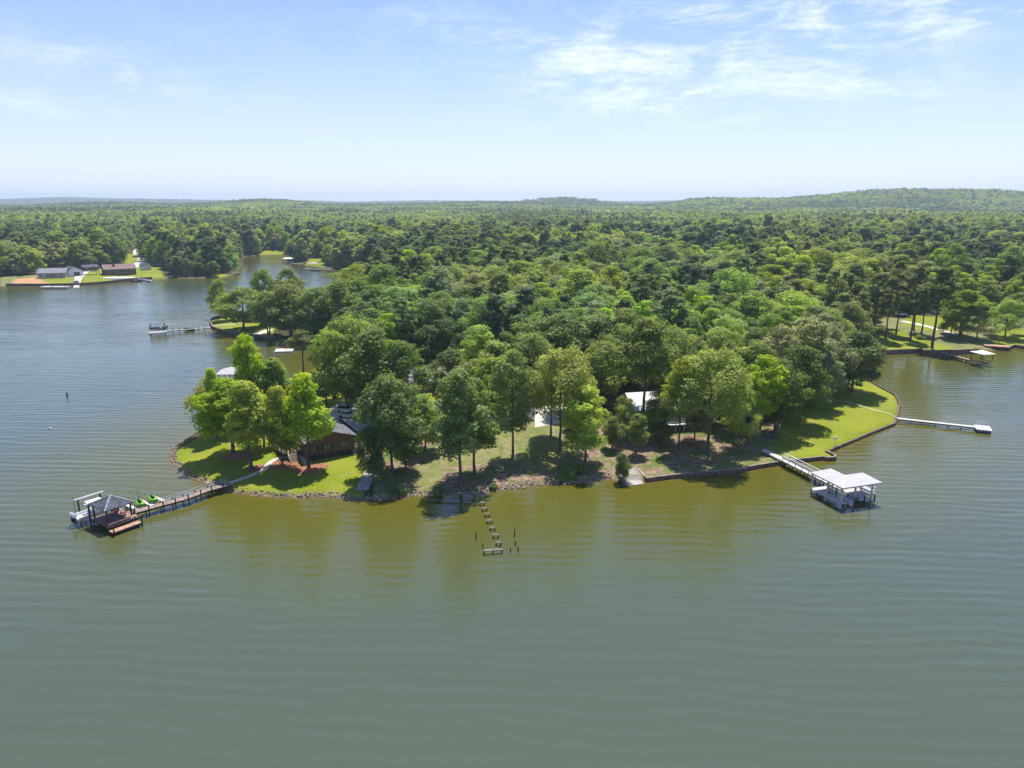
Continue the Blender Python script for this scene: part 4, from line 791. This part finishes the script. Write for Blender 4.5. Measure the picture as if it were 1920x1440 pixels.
def crown_blobs(rng,H,R,zb,shape,nb,br):
    bl=[]
    for i in range(nb):
        t=(i+.5)/nb; t=min(1,max(0,t+rng.normal()*.04))
        if shape=='round': e=math.sqrt(max(.02,1-(1.9*t-.85)**2*.98)); 
        elif shape=='dome': e=math.sqrt(max(.03,1-max(0,(t-.25)/.76)**2))*(.72+.28*min(1,t*4))
        elif shape=='cone': e=(1-t)**.75*.97+.06 if t>.22 else .62+1.5*t
        elif shape=='column': e=.75*math.sin(math.pi*min(1,.16+t*.82))**.6
        elif shape=='vase': e=.30+.72*math.sin(math.pi*min(1,t*.86+.04))**.9
        else: e=(1-max(0,t-.45)*1.35)*(.55+.9*min(t,.5)) 
        ph=i*2.39996+rng.normal()*.35; q=math.sqrt(rng.uniform(.12,1)); rr=br*R*rng.uniform(.65,1.25)*(1-.35*max(0,t-.6))
        x,y=math.cos(ph)*e*q*(R-rr*.55),math.sin(ph)*e*q*(R-rr*.55)
        z=zb+t*(H-rr*.6-zb)
        bl.append((x,y,z,rr))
    return np.array(bl)
def crown(seed,H,R,zb,shape,nb,br,nl,ls,flat=.78,up=.25,core=.18):
    up=up+.45
    rng=np.random.default_rng(seed); bl=crown_blobs(rng,H,R,zb,shape,nb,br)
    w=bl[:,3]**2; w/=w.sum(); k=rng.choice(nb,nl,p=w)
    d=rng.normal(size=(nl,3)); d/=np.linalg.norm(d,axis=1,keepdims=True); d[:,2]=np.where((d[:,2]<-.15)&(rng.random(nl)<.6),-d[:,2],d[:,2])
    B=bl[k]; lump=1+.22*np.sin(d[:,0]*5+k*1.7)*np.sin(d[:,1]*5+k)+.13*np.sin(d[:,2]*9+k*2.3)+.10*np.sin(d[:,0]*13+d[:,1]*11+k)
    inner=rng.random(nl)<core; q=np.where(inner,rng.uniform(.3,.85,nl),rng.uniform(.82,1.06,nl))
    rad=B[:,3]*lump*q
    c=B[:,:3]+d*rad[:,None]*np.array([1,1,flat])
    nrm=d*.75+rng.normal(size=(nl,3))*.42+np.array([0,0,up])
    return quads(rng,c,nrm,ls*rng.uniform(.55,1.25,nl))+(bl,)
def trunk_mb(seed,H,R,zb,bl,r0,limbs,multi=1,top=.55,lean=0):
    rng=random.Random(seed); mb=MB()
    zt=zb+top*(H-zb)
    for mlt in range(multi):
        ox=(mlt-(multi-1)/2)*.35; ax=rng.uniform(-.4,.4)*(1 if multi==1 else 2.5)+ox*2; ay=rng.uniform(-.4,.4)
        pts=[(ox,0,-.6)]; rs=[r0*1.35]
        for i in range(1,7):
            t=i/6; pts.append((ox+ax*t+lean*t*t*H+rng.uniform(-.1,.1),ay*t+rng.uniform(-.1,.1),zt*t)); rs.append(r0*(1-.62*t))
        mb.tube(pts,rs,8)
        order=sorted(range(len(bl)),key=lambda i:rng.random())[:limbs//multi]
        for i in order:
            b=bl[i]; zs=max(zb*.75,min(zt*.96,b[2]-abs(b[0]**2+b[1]**2)**.5*.75)); t=zs/zt
            s=(ox+ax*t+lean*t*t*H,ay*t,zs); mid=((s[0]*.45+b[0]*.55),(s[1]*.45+b[1]*.55),(zs*.45+b[2]*.55)-.2)
            mb.tube([s,mid,(b[0],b[1],b[2])],[r0*.36,r0*.22,r0*.09],5,False)
    return mb
PROTO={}
def proto(key,kind,seed,H,R,zb,shape,nb,br,nl,ls,r0=.24,limbs=10,multi=1,top=.55,flat=.78,up=.25,core=.18,bark=None,lean=0):
    V,Fq,bl=crown(seed,H,R,zb,shape,nb,br*1.02,int(nl*.74),ls*.97,flat,up,core)
    if lean: V[:,0]+=lean*H*(V[:,2]/H)**2; bl[:,0]+=lean*H*(bl[:,2]/H)**2
    cm=npmesh('crown',V,Fq,LM[kind])
    mb=trunk_mb(seed,H,R,zb,bl,r0,limbs,multi,top,lean); tm=bpy.data.meshes.new('trunk'); tm.from_pydata(mb.v,[],mb.f); tm.materials.append(bark or BARK)
    tm.polygons.foreach_set('use_smooth',np.ones(len(mb.f),bool)); tm.update()
    PROTO[key]=(cm,tm,H,R)
# shape families (metres); hand placed trees scale these to the height and spread they show
for i in range(4): proto('oak%d'%i,'oak',10+i,16,5.6,3.6,'round',34,.30,15000,.26,limbs=12,multi=1+(i==2))
for i in range(2): proto('dome%d'%i,'willow',30+i,16,6.6,4.2,'dome',44,.24,19000,.22,limbs=16,top=.5,multi=1+i,core=.1)
for i in range(4): proto('gum%d'%i,'gum',40+i,16,4.3,5.6,['cone','column','cone','round'][i],30,.30,12000,.27,limbs=10,top=.8)
for i in range(2): proto('poplar%d'%i,'poplar',50+i,16,5.0,3.5,['round','dome'][i],32,.29,14000,.26,limbs=10)
for i in range(2): proto('silver%d'%i,'silver',60+i,16,6.0,2.6,'dome',44,.24,17000,.26,limbs=12)
for i in range(4): proto('pine%d'%i,'pine',70+i,20,4.2,[10,8,11,9][i],'pine',26,.27,9000,.26,r0=.26,limbs=16,top=.93,flat=.62,up=.35,core=.25,bark=BARKP)
proto('vase0','oak',80,16,5.6,3.6,'vase',36,.27,15000,.26,limbs=16,multi=3,top=.5)
proto('slim0','oak',81,18,3.8,5.4,'round',34,.38,11500,.25,limbs=10,top=.85,lean=.004)
proto('slim1','oak',82,18,4.8,5.0,'round',34,.34,12000,.26,limbs=12,top=.8)
proto('high1','willow',86,16,6.4,6.6,'dome',44,.24,17000,.22,limbs=18,top=.5)
proto('high0','oak',85,18,4.8,8.6,'dome',36,.28,12000,.25,limbs=14,top=.6)
proto('sparse','pine',83,18,5.0,12,'pine',15,.26,3800,.24,limbs=15,top=.97,flat=.45,bark=BARKP)
proto('bare','dry',84,14,4.5,4,'dome',26,.24,3800,.16,limbs=24,top=.7)
proto('weep','willow',85,11,5,1.6,'round',26,.30,9000,.24,limbs=9)
def shrub_mesh(seed,kind,R,Hh,nl=1800,ls=.16):
    V,Fq,bl=crown(seed,Hh,R,.05*Hh,'round',12,.42,nl,ls); return npmesh('foliage',V,Fq,LM[kind])
for i,(o_,w_,h_) in enumerate(SHR):
    f_=link('foliage',shrub_mesh(300+i,'oak',w_/2,h_),o_); f_.color=(1.05,1.1,1.0,1)
def put_tree(key,x,y,h,w,label,tone=(1,1,1),group=None,rot=None,name='tree',z=None,cat='tree'):
    cm,tm,Hh,R=PROTO[key]; rng=random.Random(int(x*97+y*131)); sz=h/Hh; sx=w/(2*R)
    o=empty(name,(x,y,h1(x,y)-.03 if z is None else z),rng.uniform(0,6.28) if rot is None else rot,label,cat,group)
    o.scale=(sx,sx,sz)
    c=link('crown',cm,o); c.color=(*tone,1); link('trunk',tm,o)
    return o
def hand(bx,by,ty,w,key,label,tone=(1,1,1),rot=None,name=None):
    x,y,z=G(bx,by); h=max(3,zrow(x,y,ty)-z); ww=w*1.07/F*(y*CP+(CH-z)*SP)
    # the crown bulges towards the viewer: trim height so that its top meets the row
    put_tree(key,x,y,h*1.0,ww,label,tone,'trees',rot,name or NM.get(key[:3],'oak_tree'))
    HT.append((x,y,ww/2))
NM={'oak':'oak_tree','dom':'willow_oak','gum':'sweetgum_tree','pop':'poplar_tree','sil':'oak_tree','pin':'pine_tree','vas':'oak_tree','sli':'oak_tree','hig':'oak_tree','spa':'pine_tree','bar':'bare_tree','wee':'willow_tree'}
HT=[]
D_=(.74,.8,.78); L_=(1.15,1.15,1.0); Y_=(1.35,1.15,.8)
for a in [
 (437,851,712,116,'gum3','bright lime tree on the left lawn, rising from the round mulch ring nearest the water',(1.02,1.06,.9)),
 (471,880,715,104,'gum2','lime tree with a pale straight trunk on the inside of the walkway bend',(1.02,1.06,.9)),
 (530,875,722,78,'poplar0','olive-lime tree between the walkway bend and the brown house stairs',(1.15,1.1,.9)),
 (579,878,700,96,'gum2','tall lime tree hiding the left corner of the brown brick house',(1.02,1.06,.9)),
 (404,816,705,84,'weep','yellowish drooping tree leaning over the water on the left lawn tip',(1.2,1.05,.8)),
 (474,800,627,74,'gum1','tallest lime tree with a ragged spire behind the left lawn, in front of the inlet',(1.02,1.06,.9)),
 (521,795,672,76,'gum0','pointed lime tree just right of the ragged spire tree by the inlet',(1.02,1.06,.9)),
 (408,826,690,44,'gum2','narrow lime spire at the left edge of the lawn grove',(1.02,1.06,.9)),
 (495,838,742,70,'gum3','low lime tree filling the middle of the lawn grove',(1.02,1.06,.9)),
 (556,800,722,64,'poplar1','pale yellow-green treetop behind the grove, below the small platform dock',Y_),
 (571,712,617,70,'sparse','thin half-bare pine standing against the inlet water',(1.1,1,.9)),
 (655,772,598,128,'vase0','huge spreading oak with twin dark trunks beside the parked white cars'),
 (700,790,618,140,'oak1','broad oak right of the twin-trunk oak, above the front shore oak'),
 (627,748,620,70,'oak2','small trunked oak on the lit grass left of the parked cars',L_),
 (612,762,680,50,'poplar0','slender light tree between the lime grove and the parked cars'),
 (753,795,640,110,'oak0','dense oak between the broad oak and the grey house roof'),
 (736,888,703,126,'oak3','big rounded oak on the shore right of the brown brick house'),
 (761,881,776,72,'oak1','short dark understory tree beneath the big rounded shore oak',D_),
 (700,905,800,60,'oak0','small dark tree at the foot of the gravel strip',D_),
 (797,846,742,72,'poplar1','light feathery tree over the dry slope right of the big shore oak',L_),
 (864,916,690,94,'slim0','tall slim tree leaning at the very water edge, nearest the old pilings'),
 (890,890,712,106,'slim1','pale-trunked tree just behind the tall slim water-edge tree'),
 (962,858,660,82,'slim1','dark narrow oak in front of the white gabled house end',(.9,.95,.92)),
 (1033,816,690,70,'high0','straight bare-trunked tree beside the concrete driveway',L_),
 (1050,846,650,142,'high1','wide pale umbrella-shaped tree at the centre of the point'),
 (1098,868,722,100,'poplar0','rounded light green tree in the leaf litter left of the boat ramp',L_),
 (1079,806,745,56,'oak1','dark low tree under the right side of the umbrella-shaped tree',D_),
 (1206,800,600,112,'high0','tall dark oak rising through the view of the white metal roof'),
 (1193,852,775,40,'slim0','small dark tree below the white metal roof'),
 (1148,842,780,42,'oak2','dark bushy tree left of the small tree below the white metal roof',D_),
 (1238,834,792,44,'oak1','squat dark tree between the white metal roof and the seawall',D_),
 (1272,845,672,74,'high0','yellow-tinged tree in front of the right end of the white metal roof',Y_),
 (1302,826,700,70,'oak0','crooked red-brown trunked tree right of the white metal roof'),
 (1327,850,652,156,'high1','widest feathery pale tree, standing straight behind the long seawall'),
 (1388,838,722,78,'dome0','lower pale tree against the right side of the widest feathery tree'),
 (1424,822,668,84,'gum3','bright lime tree behind the landward end of the white dock'),
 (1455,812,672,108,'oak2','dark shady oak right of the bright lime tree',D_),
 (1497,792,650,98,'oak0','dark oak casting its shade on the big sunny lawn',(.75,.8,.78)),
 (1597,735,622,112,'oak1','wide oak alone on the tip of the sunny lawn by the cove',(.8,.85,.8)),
 (1500,752,594,120,'silver0','largest silvery grey-green oak above the sunny lawn'),
 (1452,765,612,98,'silver1','silvery oak left of the largest silvery one'),
 (1545,742,612,96,'silver1','silvery oak right of the largest silvery one'),
 (1410,772,640,86,'dome1','pale oak between the feathery tree and the silvery oaks'),
 (1166,903,850,34,'oak0','small round tree growing at the end of the timber wall by the boat ramp',(.8,.95,.9)),
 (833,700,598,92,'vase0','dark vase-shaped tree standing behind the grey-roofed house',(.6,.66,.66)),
 (905,735,612,86,'poplar1','fresh green oak right of the dark vase-shaped tree',L_),
 (884,752,690,84,'oak2','oak in front of the grey house roof, behind the pale-trunked shore tree'),
 (960,770,690,80,'oak3','oak over the drive side of the white gabled house'),
 (862,792,706,78,'oak0','oak covering the left end of the white-walled house'),
 (925,785,668,90,'oak2','oak behind the dark narrow oak, over the white house roof'),
 (1000,740,625,110,'dome1','olive tree behind the umbrella-shaped tree'),
 (1125,760,640,96,'oak3','oak filling the gap between the umbrella tree and the white metal roof'),
 (1165,735,610,92,'oak1','oak directly behind the left end of the white metal roof'),
 (1260,738,612,100,'dome0','feathery treetop directly behind the white metal roof'),
 (1345,745,618,112,'dome1','pale treetop rising behind the widest feathery tree'),
 (1168,822,742,56,'dome0','feathery young tree in front of the left end of the metal roof'),
 (1228,818,748,46,'poplar1','light young tree in front of the middle of the metal roof'),
 (1246,824,724,74,'high1','airy tree in front of the right half of the metal roof'),
 (845,772,655,100,'oak1','oak standing behind the pale-trunked shore tree, left of the white gabled house'),
 (935,752,640,104,'poplar0','light oak above the roof of the white gabled house'),
 (1066,775,668,92,'oak3','oak between the umbrella-shaped tree and the concrete drive'),
 (1240,765,648,96,'oak0','oak close behind the roof of the metal roofed house'),
 (1300,778,668,100,'dome0','pale oak right of the metal roofed house'),
 (1356,800,690,90,'oak1','oak behind the widest feathery tree trunk'),
 (1385,770,650,100,'poplar0','light green oak between the feathery tree and the lime tree'),
 (1530,760,655,90,'silver0','low silvery oak over the shaded edge of the sunny lawn'),
 (690,748,600,100,'oak0','oak behind the broad oak, above the parked cars'),
 # right shore of the cove
 (1637,627,508,52,'pine0','leftmost pine of the stand on the cove lawn'),
 (1660,637,520,46,'pine1','pine with a curved trunk beside the leftmost cove pine'),
 (1680,627,530,44,'pine2','shorter pine in the middle of the cove lawn stand'),
 (1707,636,498,46,'pine3','tall thin pine in the shade of the cove lawn stand'),
 (1713,620,502,44,'pine0','pine right behind the tall thin one on the cove lawn'),
 (1727,627,530,44,'pine1','leaning pine beside the pale path on the cove lawn'),
 (1747,653,498,72,'pine2','tallest pine, alone at the seawall of the cove'),
 (1801,630,545,86,'gum3','yellow-lime tree behind the cove dock path'),
 (1782,634,560,50,'poplar1','light tree joined to the left of the yellow-lime cove tree'),
 (1831,637,582,72,'dome0','low pale spreading tree on the bank above the roofed cove dock',(1.1,1.1,1.2)),
 (1884,632,562,74,'dome1','light rounded tree on the lit lawn near the right edge',L_),
 (1912,600,548,60,'oak3','oak cut by the right edge behind the parked boat lift'),
 # west point
 (458,618,540,102,'oak1','large round oak on the small lawn point across the inlet'),
 (505,629,545,66,'oak2','dark oak right of the large round oak on the small lawn point',D_),
 (545,634,532,94,'oak3','broad oak at the inlet bank, behind the half-bare pine'),
 (590,640,540,80,'oak0','oak above the inlet float'),
 (412,594,525,42,'oak0','small oak at the outer tip across the inlet'),
 (425,601,548,44,'oak2','low oak on the outer tip, left of the large round oak'),
 (498,597,503,52,'oak3','tall oak seen against the channel, left one of two',(.8,.88,.85)),
 (545,601,503,64,'oak1','tall oak seen against the channel, right one of two'),
 (1440,570,497,98,'gum3','brightest lime treetop standing out in the middle of the right wood'),
]: hand(*a)
# ---- woods: jittered positions on land ----
def clear(px,z=2.0): return np.array([P(a,b,z) for a,b in px])
CLEAR=[clear(p) for p in [
 [(300,960),(300,790),(560,725),(600,712),(780,690),(780,676),(895,676),(1000,724),(1300,722),(1560,722),(1590,700),(1640,700),(1800,780),(1560,1000)],
 [(380,640),(385,575),(470,575),(520,600),(640,640),(640,660)],
 [(1612,680),(1640,602),(1700,592),(1800,594),(2050,600),(2050,680)],
 [(-60,545),(-60,522),(60,519),(68,504),(130,503),(165,503),(195,498),(230,498),(232,482),(256,455),(272,455),(268,490),(298,502),(320,520),(290,530)],
 [(466,484),(500,469),(558,471),(556,482),(500,482)],[(562,496),(578,482),(612,483),(612,500),(585,499)],[(640,502),(668,500),(668,509),(640,508)],[(386,524),(392,517),(432,514),(432,522)],
 [(1335,482),(1335,470),(1370,470),(1370,482)]]]
def wood_points(x0,x1,y0,y1,sp,seed):
    rng=np.random.default_rng(seed); gx,gy=np.meshgrid(np.arange(x0,x1,sp),np.arange(y0,y1,sp*.87)); gx=gx+(np.arange(gx.shape[0])%2)[:,None]*sp/2
    x=(gx+rng.uniform(-.36,.36,gx.shape)*sp).ravel(); y=(gy+rng.uniform(-.36,.36,gy.shape)*sp).ravel()
    k=(np.abs(x)<y*.80+40); x,y=x[k],y[k]; s=sdist(x,y); k=s>3.0; x,y,s=x[k],y[k],s[k]
    for c in CLEAR: k=sdist(x,y,c)<-1.5; x,y,s=x[k],y[k],s[k]
    if y0<400:
        k=np.ones(len(x),bool)
        for a,b,r in HT: k&=((x-a)**2+(y-b)**2)>(r*.72+1.2)**2
        x,y,s=x[k],y[k],s[k]
    return x,y,s
KINDS=['oak0','oak1','oak2','oak3','dome0','dome1','poplar0','poplar1','silver1','gum3','pine0','pine1','pine2','pine3','slim1','gum2']
def species(x,y,rng):
    n1=vnoise(x/55,y/55,21); n2=vnoise(x/38+9,y/38,22); n3=vnoise(x/90,y/90,23); out=[]
    ang=x/np.maximum(y,1)
    for i in range(len(x)):
        r=rng.random(); p=.07+.38*(n1[i]>.66)+.34*((ang[i]>.24)&(y[i]>255)&(y[i]<620)&(n2[i]>.25))+.22*(ang[i]<-.05)*(y[i]>330)+.25*(abs(ang[i]+.21)<.07)*(y[i]>200)*(y[i]<330)
        if r<p: out.append(int(10+rng.integers(4)))
        elif n2[i]>.60 and rng.random()<.6: out.append(int(rng.choice([6,7,9,15])))
        elif n3[i]>.55: out.append(int(rng.choice([4,5,8,6])))
        else: out.append(int(rng.choice([0,1,2,3,4,5,6,7,8,14],p=[.17,.17,.13,.13,.09,.08,.08,.07,.05,.03])))
    return np.array(out)
rngw=np.random.default_rng(77)
ax_,ay_,as_=wood_points(-400,600,150,760,7.1,5)
sp_=species(ax_,ay_,rngw)
ah=rngw.uniform(12,17.0,len(ax_))*np.where(as_<9,.85,1)*np.where((sp_>=10)&(sp_<14),1.16,1)
_sz=np.clip(rngw.normal(1,.17,len(ax_)),.68,1.4); _sz=np.where(ay_>215,_sz,1+(_sz-1)*.4); ah=ah*_sz
aw=ah*np.array([.70,.68,.70,.72,.84,.82,.62,.64,.76,.50,.42,.42,.42,.44,.5,.5])[sp_]*rngw.uniform(.92,1.42,len(ax_))
pxx=960+F*ax_/(ay_*CP+30*SP); lowz=(ay_>225)&(ay_<420)&(pxx<665); ah=np.where(lowz,np.minimum(ah,11),ah); aw=np.where(lowz,np.minimum(aw,9.5),aw)
dd=np.hypot(ax_,ay_); 
order=np.argsort(ay_); NIND=max(0,297-len(HT)); 
vis=np.abs(ax_)<ay_*.745+4     # inside the frame
order=[i for i in order if vis[i]][:NIND]
KN={0:'oak',1:'oak',2:'oak',3:'oak',4:'pale oak',5:'pale oak',6:'light poplar',7:'light poplar',8:'silvery oak',9:'lime sweetgum',14:'slim oak',15:'narrow sweetgum'}
LMK=[(855,690,'the grey-roofed house'),(1230,730,'the white metal roof'),(1440,540,'the brightest lime treetop'),(1500,620,'the largest silvery oak'),(1050,660,'the umbrella-shaped tree'),
 (1330,660,'the feathery tree'),(700,620,'the broad twin oaks'),(833,640,'the dark vase-shaped tree'),(560,640,'the half-bare pine'),(590,560,'the oak above the inlet float'),
 (1690,560,'the cove lawn pines'),(1597,640,'the lone lawn oak'),(960,640,'the narrow dark oak'),(1150,620,'the metal roof end')]
cand={}
for i in order:
    x,y=ax_[i],ay_[i]; ztop=h1(x,y)+ah[i]; dep=y*CP+(CH-ztop)*SP; px=960+F*x/dep; py=720-F*((ztop-CH)*CP+y*SP)/dep
    L=min(LMK,key=lambda l:(px-l[0])**2+((py-l[1])*1.6)**2); dx,dy=px-L[0],py-L[1]
    dr=('above and ' if dy<-12 else 'below and ' if dy>25 else '')+('left of' if dx<-12 else 'right of' if dx>12 else '')
    dr=dr.replace(' and ','') if dr.endswith('and ') else dr
    if dr in('above','below',''): dr='directly above'
    kn='dark pine' if 10<=sp_[i]<14 else KN[int(sp_[i])]
    cand.setdefault((kn,dr,L[2]),[]).append((math.hypot(dx,dy*1.6),i))
ORD=['nearest','second','third','fourth','fifth','sixth','seventh','eighth','ninth','tenth','eleventh','twelfth','thirteenth','fourteenth','fifteenth','sixteenth','seventeenth','eighteenth']
labels={}
for (kn,dr,lm),ls in cand.items():
    ls.sort()
    for k,(d_,i) in enumerate(ls):
        q='nearest' if k==0 else ORD[min(k,17)]+' nearest'
        if k>17: q='one of the farthest'
        labels[i]=('%s %s %s'%(kn,dr,lm)) if len(ls)==1 else ('%s %s %s %s'%(q,kn,dr,lm))
for i in order:
    key=KINDS[sp_[i]]; t=.92+.36*rngw.random()
    put_tree(key,ax_[i],ay_[i],ah[i],aw[i],labels[i],(t*rngw.uniform(.93,1.07),t,t*rngw.uniform(.9,1.05)),'trees of the wood behind the point',name=NM[key[:3]])
rest=np.setdiff1d(np.arange(len(ax_)),order)
# low detail trees and patches for the distance
def lo(kind,seed,H_,R,zb,shape,nb,br,nl,ls,**k):
    V,Fq,bl=crown(seed,H_,R,zb,shape,nb,br,nl,ls,**k)
    return V,Fq
def protoobj(name,V,Fq,m,extra=None):
    me=npmesh(name,V,Fq,m)
    return bpy.data.objects.new(name,me)
def joined(name,key):      # crown and trunk in one mesh, for instances inside the wood
    cm,tm,H_,R=PROTO[key]; n=len(cm.vertices); V=np.empty(n*3,np.float32); cm.vertices.foreach_get('co',V); V=V.reshape(-1,3)
    mt=MB(); r0=.27; mt.tube([(0,0,-.5),(0,0,H_*.75)],[r0,r0*.45],6)
    me=bpy.data.meshes.new(name); f4=np.arange(n).reshape(-1,4)
    tv=np.array(mt.v,np.float32); q=[f for f in mt.f if len(f)==4]; VV=np.vstack([V,tv]); FF=np.vstack([f4,np.array(q)+n])
    me=npmesh(name,VV,FF,cm.materials[0]); me.materials.append(tm.materials[0])
    mi=np.zeros(len(FF),np.int32); mi[len(f4):]=1; me.polygons.foreach_set('material_index',mi)
    return bpy.data.objects.new(name,me),H_,R
inst=[]  # (object, xs, ys, zs, sx, sz, rot)
def add_inst(ob,x,y,z,sx,sz,rot): inst.append((ob,x,y,z,sx,sz,rot))
for k,key in enumerate(KINDS):
    sel=rest[sp_[rest]==k]; nr=sel[ay_[sel]<430]; 
    if len(nr):
        ob,H_,R=joined('wood_'+key,key); add_inst(ob,ax_[nr],ay_[nr],H(ax_[nr],ay_[nr]),aw[nr]/(2*R),ah[nr]/H_,rngw.uniform(0,6.28,len(nr)))
    fr=sel[ay_[sel]>=430]
    if len(fr):
        kind='pine' if k>=10 and k<14 else 'oak' if k in(0,1,2,3,14) else 'willow' if k in(4,5) else 'silver' if k==8 else 'poplar' if k in(6,7) else 'gum'
        H_,R=(20,4.2) if kind=='pine' else (16,6)
        V,Fq=lo(kind,200+k,H_,R,H_*.45 if kind=='pine' else H_*.14,'pine' if kind=='pine' else ['round','dome'][k%2],18,.38,3200,.60,flat=.8 if kind=='pine' else .9)
        ob=protoobj('wood_far_%s'%kind,V,Fq,LM[kind]); add_inst(ob,ax_[fr],ay_[fr],H(ax_[fr],ay_[fr]),aw[fr]/(2*R),ah[fr]/H_,rngw.uniform(0,6.28,len(fr)))
# canopy patches beyond 740 m
def patch(seed,size,ntree,nl,ls,mixw):
    rng=np.random.default_rng(seed); Vs=[];Fs=[];M=[];n=0; kinds=['oak','willow','poplar','pine','gum','silver']
    g=int(math.sqrt(ntree)); cell=size/g
    for a in range(g):
        for b in range(g):
            kd=int(rng.choice(6,p=mixw)); h=rng.uniform(12,17)*(1.15 if kd==3 else 1); R=(cell*.70)*rng.uniform(.75,1.25)*(.75 if kd==3 else 1)
            V,Fq,_=crown(int(rng.integers(1e6)),h,R,h*.15,'pine' if kd==3 else ['round','dome'][int(rng.integers(2))],9,.42,nl,ls)
            V=V+np.array([(a+.5+rng.uniform(-.3,.3))*cell-size/2,(b+.5+rng.uniform(-.3,.3))*cell-size/2,0])
            Vs.append(V);Fs.append(Fq+n);M.append(np.full(len(Fq),kd,np.int32));n+=len(V)
    me=npmesh('wood_patch',np.vstack(Vs),np.vstack(Fs))
    for k in kinds: me.materials.append(LM[k])
    me.polygons.foreach_set('material_index',np.concatenate(M)); me.update()
    return bpy.data.objects.new('wood_patch',me)
mixes=[[.42,.17,.15,.14,.05,.07],[.30,.2,.27,.05,.14,.04],[.17,.05,.04,.70,.02,.02],[.36,.22,.14,.10,.06,.12]]
def far_patches(x1,y0,y1,size,ntree,nl,ls,seed,over=1.12):
    rng=np.random.default_rng(seed); st=size/over
    gx,gy=np.meshgrid(np.arange(-x1,x1,st),np.arange(y0,y1,st)); x=(gx+rng.uniform(-.15,.15,gx.shape)*st).ravel(); y=(gy+rng.uniform(-.15,.15,gy.shape)*st).ravel()
    k=np.abs(x)<y*.80+60; x,y=x[k],y[k]; s=sdist(x,y); k=s>size*.5; x,y=x[k],y[k]
    k=sdist(x,y,CLEAR[3])<-size*.6; x,y=x[k],y[k]
    z=H(x,y); n1=vnoise(x/150,y/150,31); n2=vnoise(x/110,y/110,32); ang=x/y
    t=np.where(n1>.68,2,np.where((n2>.55),1,np.where(n2>.3,0,3)))
    t=np.where((y>2150)&(y<2520)&(n1<.8)&(ang>.15),1+2*(n2>.5),t); t=np.where((y>2520),2,t)
    for m in range(4):
        for v in range(2):
            ob=patch(seed*10+m*2+v,size,ntree,nl,ls,mixes[m]); sel=np.where((t==m)&((np.arange(len(t))%2)==v))[0]
            if len(sel)==0: continue
            s_=rng.uniform(.9,1.15,len(sel)); add_inst(ob,x[sel],y[sel],z[sel]-.5,np.full(len(sel),1.0),s_,rng.integers(0,4,len(sel))*math.pi/2)
far_patches(1150,758,1400,24,9,420,1.0,3)
far_patches(2400,1400,3000,36,16,150,1.9,4)
far_patches(6500,3000,8200,90,36,70,4.2,6)
def build_forest():
    ng=bpy.data.node_groups.new('wood','GeometryNodeTree'); ng.interface.new_socket('Geometry',in_out='INPUT',socket_type='NodeSocketGeometry'); ng.interface.new_socket('Geometry',in_out='OUTPUT',socket_type='NodeSocketGeometry')
    gi=ng.nodes.new('NodeGroupInput'); go=ng.nodes.new('NodeGroupOutput'); jn=ng.nodes.new('GeometryNodeJoinGeometry')
    def attr(n,t='FLOAT'):
        a=ng.nodes.new('GeometryNodeInputNamedAttribute'); a.data_type=t; a.inputs['Name'].default_value=n; return a.outputs['Attribute']
    ai=attr('kind_index','INT'); asc=attr('size','FLOAT_VECTOR'); aro=attr('turn')
    cx=ng.nodes.new('ShaderNodeCombineXYZ'); ng.links.new(aro,cx.inputs[2])
    for k,t in enumerate(inst):
        oi=ng.nodes.new('GeometryNodeObjectInfo'); oi.inputs['Object'].default_value=t[0]; oi.inputs['As Instance'].default_value=True; oi.transform_space='ORIGINAL'
        cmp=ng.nodes.new('FunctionNodeCompare'); cmp.data_type='INT'; cmp.operation='EQUAL'; ng.links.new(ai,cmp.inputs[2]); cmp.inputs[3].default_value=k
        ip=ng.nodes.new('GeometryNodeInstanceOnPoints'); ng.links.new(gi.outputs[0],ip.inputs['Points']); ng.links.new(cmp.outputs[0],ip.inputs['Selection'])
        ng.links.new(oi.outputs['Geometry'],ip.inputs['Instance']); ng.links.new(cx.outputs[0],ip.inputs['Rotation']); ng.links.new(asc,ip.inputs['Scale'])
        ng.links.new(ip.outputs[0],jn.inputs[0])
    ng.links.new(jn.outputs[0],go.inputs[0])
    X=np.concatenate([t[1] for t in inst]);Y=np.concatenate([t[2] for t in inst]);Z=np.concatenate([t[3] for t in inst])
    K=np.concatenate([np.full(len(t[1]),k,np.int32) for k,t in enumerate(inst)])
    S=np.concatenate([np.stack([t[4],t[4],t[5]],1) for t in inst]); Rr=np.concatenate([t[6] for t in inst])
    me=bpy.data.meshes.new('forest'); me.vertices.add(len(X)); me.vertices.foreach_set('co',np.stack([X,Y,Z],1).astype(np.float32).ravel())
    a=me.attributes.new('kind_index','INT','POINT'); a.data.foreach_set('value',K)
    a=me.attributes.new('size','FLOAT_VECTOR','POINT'); a.data.foreach_set('vector',S.astype(np.float32).ravel())
    a=me.attributes.new('turn','FLOAT','POINT'); a.data.foreach_set('value',Rr.astype(np.float32))
    o=link('forest',me); md=o.modifiers.new('wood','NODES'); md.node_group=ng
    tag(o,'mixed green forest covering the land behind the point up to the horizon','forest',kind='stuff')
    print('forest points',len(X),'hand',len(HT),'ind',len(order))
build_forest()
# haze
hz=MB().box(-9100,9100,-400,9600,-3.2,190)
hm=bpy.data.materials.new('haze'); hm.use_nodes=True; nt=hm.node_tree; nt.nodes.clear(); o_=nn(nt,'ShaderNodeOutputMaterial'); pv=nn(nt,'ShaderNodeVolumePrincipled')
pv.inputs['Color'].default_value=(.70,.85,1,1); pv.inputs['Density'].default_value=.00014; pv.inputs['Anisotropy'].default_value=.2; lk(nt,pv.outputs[0],o_.inputs['Volume'])
ho=hz.build('haze',hm); tag(ho,kind='stuff')
